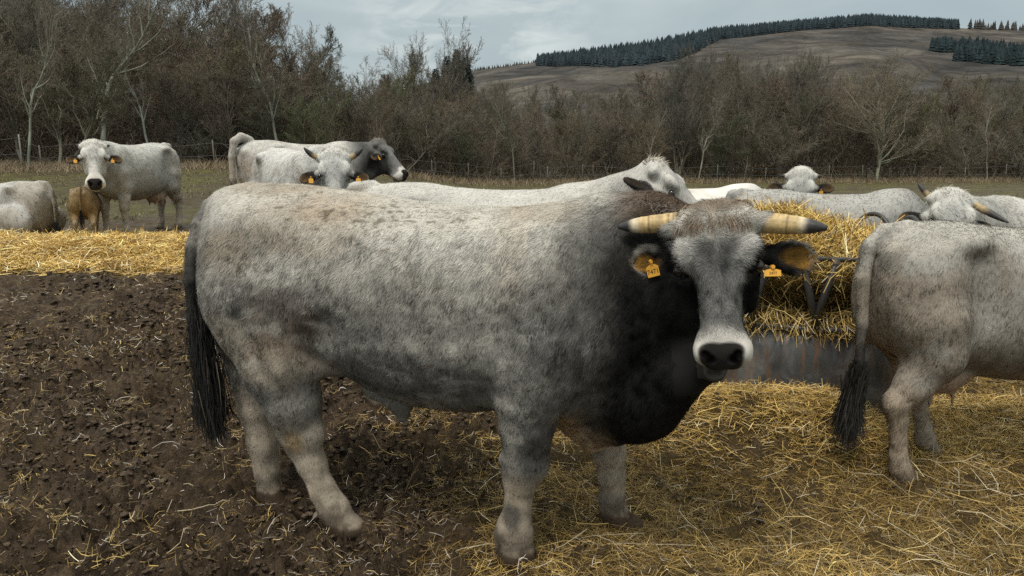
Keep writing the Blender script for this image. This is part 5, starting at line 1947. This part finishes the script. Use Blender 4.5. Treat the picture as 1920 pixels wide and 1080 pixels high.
# ------------------------------------------------------------------ fence
M_POST = mat_attr('post_wood', .8, .2, 30, .35, 40, .4, .01)
fence = thing('wire_fence', 'thin wire fence on pale wooden posts along the far field edge', 'fence', (0, 0, 0))
us = [-60, 55, 90, 165, 250, 330, 410, 470, 540, 610, 735, 812, 880, 940, 1000, 1025, 1091, 1111, 1185, 1270, 1340, 1430, 1548, 1610, 1660, 1705, 1752, 1800, 1876, 1960]
tops = []
for i, u in enumerate(us):
    Y = edge_y(u) - 1.2
    x = (u - 960) / FPX * Y
    z = float(zt(x, Y))
    h = 1.15 + .12 * math.sin(i * 2.3) + (.25 if u in (55, 1091, 1000) else 0)
    mb = MB()
    lean = .04 * math.sin(i * 5.1)
    mb.tube([(0, 0, -.2), (lean * .5, 0, h * .5), (lean, 0, h)], [.034, .032, .030], 7, True, np.array([.14, .13, .11]) * (.6 + .6 * rngp.rand()) * (1.7 if u < 100 else 1))
    o = add_obj('post', mb.mesh('post'), M_POST, fence, (x, Y, z))
    tops.append((x, Y, z, h))
for q in (.45, .9):
    mb = MB()
    mb.tube([(a, b - .06, c + h * q) for a, b, c, h in tops], .008, 4, True, (.12, .12, .12))
    add_obj('wire', mb.mesh('wire'), M_POST, fence)

# stacked bales seen through the hedge
for k, (u, Y, lab) in enumerate([(1400, 62, 'left of two weathered straw bales beyond the fence'), (1430, 62.6, 'right of two weathered straw bales beyond the fence')]):
    mb = MB()
    x = (u - 960) / FPX * Y; zz = float(zt(x, Y))
    a = np.arange(28) / 28 * 2 * math.pi
    prof = [(.0, -.6), (.62, -.6), (.68, -.55), (.68, .55), (.62, .6), (.0, .6)]
    V, Fq = [], []
    for r, t in prof:
        V.append(np.stack([np.full(28, t) * 1.05, r * np.cos(a), .66 + r * np.sin(a) + .01 * np.sin(a * 9)], 1))
    for i in range(5):
        for j in range(28):
            Fq.append((i * 28 + j, i * 28 + (j + 1) % 28, (i + 1) * 28 + (j + 1) % 28, (i + 1) * 28 + j))
    mb.add(np.concatenate(V), Fq, None, (.36, .29, .18))
    o = add_obj('straw_bale', mb.mesh('straw_bale'), mat_attr('bale%d' % k, .9, .1, 9, .35, 14, .8, .05), None, (x, Y, zz), .1)
    tag(o, lab, 'bale', group='bales beyond the fence')

# ------------------------------------------------------------------ hill with plantations
def ridge_v(u):
    return np.interp(u, [-600, 500, 700, 860, 900, 1000, 1080, 1200, 1330, 1450, 1600, 1750, 1920, 2400, 3200], [300, 240, 185, 143, 135, 122, 112, 96, 74, 64, 52, 62, 68, 60, 120])


hu = np.linspace(-600, 3200, 420)
hy = np.linspace(150, 980, 150)
HU, HY = np.meshgrid(hu, hy, indexing='ij')


def hill_z(u, y):
    R = (300 - ridge_v(u)) / FPX * 900
    t = (y - 150) / 750
    prof = np.clip(t, 0, 1) ** 1.25
    p = np.stack([(u - 960) / FPX * 900, y, 0 * y], 1)
    knoll = 8 * np.exp(-(((u - 1080) / 140) ** 2 + ((y - 500) / 110) ** 2)) + 7 * np.exp(-(((u - 1500) / 160) ** 2 + ((y - 560) / 90) ** 2))
    rough = (fbm(p, .012, 4, 23) - .5) * 12 * np.sin(np.clip(t, 0, 1) * math.pi)
    return R * prof + knoll + rough - 1.0 - 25 * sst(900, 980, y)


hx = ((HU - 960) / FPX * HY).ravel(); hyf = HY.ravel()
hz = hill_z(HU.ravel(), hyf)
ii = np.arange(420 * 150).reshape(420, 150)
Qh = np.stack([ii[:-1, :-1], ii[1:, :-1], ii[1:, 1:], ii[:-1, 1:]], -1).reshape(-1, 4)
m, nt, b = new_mat('moorland')
v = objco(nt, (1, 1, 1))
v2 = objco(nt, (.6, .25, 2.2))
n1 = noise(nt, .010, 7, v, .62, .6); n2 = noise(nt, .03, 8, v2, .72, 1.5); n3 = noise(nt, .25, 6, v, .7)
c = ramp(nt, n1, [(.3, (.034, .035, .037)), (.48, (.058, .054, .051)), (.62, (.090, .080, .068)), (.75, (.056, .060, .047))])  # distance haze put into the greyed colours
c = mixc(nt, 1.0, c, ramp(nt, n2, [(.35, .45), (.5, 1.0), (.66, 1.8)]), 'MULTIPLY')
c = mixc(nt, 1.0, c, ramp(nt, n3, [(.3, .75), (.7, 1.25)]), 'MULTIPLY')
nt.links.new(c, b.inputs['Base Color']); b.inputs['Roughness'].default_value = .95; b.inputs['Specular IOR Level'].default_value = .05
tag(add_obj('hill', make_mesh('hill', np.stack([hx, hyf, hz], 1), None, Qh, True), m), 'long bare moorland hill behind the wood', kind='structure')


def conifers(name, label, US, VF, Y, hgt, rng, base=(.018, .030, .030)):
    """many narrow spruces on the hill as one plantation"""
    V, Fq, C, n0 = [], [], [], 0
    for u, y, h in zip(US, Y, hgt):
        x = (u - 960) / FPX * y; z = float(VF(np.array([u]), np.array([y]))[0]) - .5
        k = 7; r = h * rng.uniform(.2, .30); ph = rng.rand() * 6
        col = np.array(base) * rng.uniform(.6, 1.5)
        for t in range(4):
            zb = z + h * (.08 + .21 * t); zt_ = z + h * min(1.0, .48 + .19 * t)
            rr = r * (1 - .23 * t)
            a = np.arange(k) / k * 2 * math.pi + ph + t
            jr = rr * rng.uniform(.7, 1.2, k)
            V.append(np.concatenate([np.stack([x + jr * np.cos(a), y + jr * np.sin(a), zb + rng.uniform(-.04, .04, k) * h], 1), [[x, y, zt_]]]))
            Fq += [(n0 + i, n0 + (i + 1) % k, n0 + k) for i in range(k)]
            C.append(np.tile(col * (1 + .15 * t), (k + 1, 1))); n0 += k + 1
    me = make_mesh(name, np.concatenate(V), np.array(Fq), None, False, {'col': ('FLOAT_COLOR', np.concatenate(C))})
    o = add_obj(name, me, M_CON)
    return tag(o, label, 'plantation', kind='stuff')


M_CON = mat_attr('conifer', .9, .1)
rc = np.random.RandomState(9)
n = 8000
US = rc.uniform(1005, 1760, n)
back = np.full(n, 905.0)
front = np.interp(US, [1005, 1060, 1200, 1260, 1300, 1330, 1400, 1500, 1600, 1760], [840, 770, 640, 650, 760, 835, 850, 860, 855, 880])
Y = back - (back - front) * rc.rand(n)
conifers('conifer_plantation', 'dark spruce plantation along the crest of the hill', US, hill_z, Y, 6 + 6 * rc.rand(n) ** 1.6, rc, (.024, .034, .040))  # bluish distance haze put into the spruce colour
n = 1500
US = rc.uniform(1715, 2150, n)
Y = rc.uniform(560, 690, n) + (US - 1715) * -.1
Y = np.where(US < 1760, np.maximum(Y, 640), Y)
conifers('spruce_block', 'dark spruce block on the hillside at the right edge', US, hill_z, Y, rc.uniform(7, 12, n), rc, (.018, .027, .030))
n = 260
US = np.concatenate([rc.uniform(1780, 2200, 160), rc.uniform(885, 1005, 100)])
Y = rc.uniform(890, 910, n)
conifers('ridge_trees', 'thin line of trees on the far skyline', US, hill_z, Y, np.where(US > 1700, rc.uniform(5, 13, n), rc.uniform(2, 5, n)), rc, (.05, .048, .045))
# the small group of tall conifers behind the wood
M_CONG = M_CON
for k, (u, h, lab) in enumerate([(822, 19.5, 'shortest conifer at the left of the small dark group on the skyline'), (843, 22.5, 'conifer second from left in the small dark skyline group'),
                                 (860, 23.2, 'tallest conifer in the middle of the small dark skyline group'), (876, 22.6, 'conifer at the right end of the small dark skyline group')]):
    Y = 150 + 3 * (k % 2)
    x = (u - 960) / FPX * Y
    root = thing('conifer', lab, 'tree', (x, Y, 0), 0, 'group of conifers on the skyline')
    mb = MB(); mb.tube([(0, 0, -1), (0, 0, h * .5), (0, 0, h * .97)], [.35, .25, .04], 7, True, (.10, .08, .06))
    add_obj('trunk', mb.mesh('trunk'), M_BARK, root)
    n = 9000
    q = 1 - rc.rand(n) ** .62
    zz = h * (.15 + .84 * q); a = rc.rand(n) * 6.283
    rr = 3.0 * np.clip((1.02 - q), .02, .62) ** .8 * (.55 + .6 * fbm(np.stack([np.cos(a) * 2, np.sin(a) * 2, zz * .5], 1), 1.0, 3, 3 + k)) * np.sqrt(rc.rand(n)) * 1.35
    P = np.stack([rr * np.cos(a), rr * np.sin(a), zz], 1)
    D = np.stack([np.cos(a), np.sin(a), rc.randn(n) * .3 - .1], 1)
    cols = np.array([.030, .042, .042]) * rc.uniform(.5, 1.8, (n, 1))
    hv, hf, hc = strand_mesh(P, D, rc.uniform(.4, .9, n), .17, rc, .2, 2, .2, cols)
    add_obj('crown', make_mesh('crown', hv, None, hf, False, {'col': ('FLOAT_COLOR', hc)}), M_CON, root)
print('back done', time.time() - T0)
# ------------------------------------------------------------------ world, sun, camera
w = bpy.data.worlds.new('World')
scene.world = w
w.use_nodes = True
nt = w.node_tree
bg = nt.nodes['Background']
SUN_EL, SUN_AZ = math.radians(62), math.radians(205)   # azimuth clockwise from +Y
sky = nt.nodes.new('ShaderNodeTexSky')
sky.sky_type = 'NISHITA'
sky.sun_disc = False
sky.sun_elevation = SUN_EL
sky.sun_rotation = SUN_AZ
sky.air_density = 1.2
sky.dust_density = 3.0
tc = nt.nodes.new('ShaderNodeTexCoord')
sep = nt.nodes.new('ShaderNodeSeparateXYZ')
nt.links.new(tc.outputs['Generated'], sep.inputs[0])
mp = nt.nodes.new('ShaderNodeMapping')
mp.inputs['Scale'].default_value = (1, 1, 3.2)
nt.links.new(tc.outputs['Generated'], mp.inputs[0])
cn = noise(nt, 2.6, 6, mp.outputs[0], .55, .4)
cloud = ramp(nt, cn, [(.3, (4.0, 5.0, 5.5)), (.5, (4.7, 5.65, 6.0)), (.62, (5.3, 6.2, 6.5)), (.75, (7.4, 7.9, 7.9))])
# brighter overhead than at the horizon, as under a thick overcast
zr = ramp(nt, sep.outputs['Z'], [(.0, (1.1, 1.08, 1.05)), (.16, (1.12, 1.1, 1.08)), (.5, (2.1, 1.85, 1.6)), (1.0, (3.4, 2.85, 2.4))])
zr.node.color_ramp.interpolation = 'EASE'
cl2 = mixc(nt, 1.0, cloud, zr, 'MULTIPLY')
d0 = at(885, 78, 1.0) - np.array([0, 0, CAMH]); d0 = d0 / np.linalg.norm(d0)
vm = nt.nodes.new('ShaderNodeVectorMath'); vm.operation = 'DOT_PRODUCT'
nt.links.new(tc.outputs['Generated'], vm.inputs[0]); vm.inputs[1].default_value = tuple(d0)
gl = ramp(nt, vm.outputs['Value'], [(.985, 0.0), (.9985, 1.0)])
gn = nt.nodes.new('ShaderNodeMath'); gn.operation = 'MULTIPLY'
nt.links.new(gl, gn.inputs[0]); nt.links.new(ramp(nt, noise(nt, 9, 6, mp.outputs[0], .6, .6), [(.46, .0), (.66, .9)]), gn.inputs[1])
cl2 = mixc(nt, gn.outputs[0], cl2, (8.6, 9.2, 9.0))
allc = mixc(nt, .93, sky.outputs[0], cl2)
nt.links.new(allc, bg.inputs[0])
bg.inputs[1].default_value = .088

sd = bpy.data.lights.new('Sun', 'SUN')
sd.energy = 2.3
sd.angle = math.radians(16)
sd.color = (1.0, .94, .85)
so = bpy.data.objects.new('Sun', sd)
COL.objects.link(so)
sdir = Vector((math.sin(SUN_AZ) * math.cos(SUN_EL), math.cos(SUN_AZ) * math.cos(SUN_EL), math.sin(SUN_EL)))
so.rotation_euler = sdir.to_track_quat('Z', 'Y').to_euler()
so.location = (0, 0, 30)

cd = bpy.data.cameras.new('Camera')
cd.sensor_width = 36
cd.lens = 36 * FPX / 1920
cd.clip_end = 5000
cd.clip_start = .05
co = bpy.data.objects.new('Camera', cd)
COL.objects.link(co)
co.location = (0, 0, CAMH)
co.rotation_euler = (math.pi / 2 - PITCH, 0, 0)
scene.camera = co
scene.view_settings.view_transform = 'Standard'
scene.view_settings.look = 'None'
scene.view_settings.exposure = 0
scene.cycles.max_bounces = 4
scene.cycles.diffuse_bounces = 2
scene.cycles.glossy_bounces = 2
scene.cycles.transparent_max_bounces = 4
scene.cycles.sample_clamp_indirect = 3
scene.cycles.use_denoising = False
scene.cycles.denoising_input_passes = 'RGB_ALBEDO_NORMAL'
scene.cycles.denoising_prefilter = 'NONE'
try:
    scene.cycles.denoiser = 'OPENIMAGEDENOISE'
except Exception:
    pass
print('script', time.time() - T0)
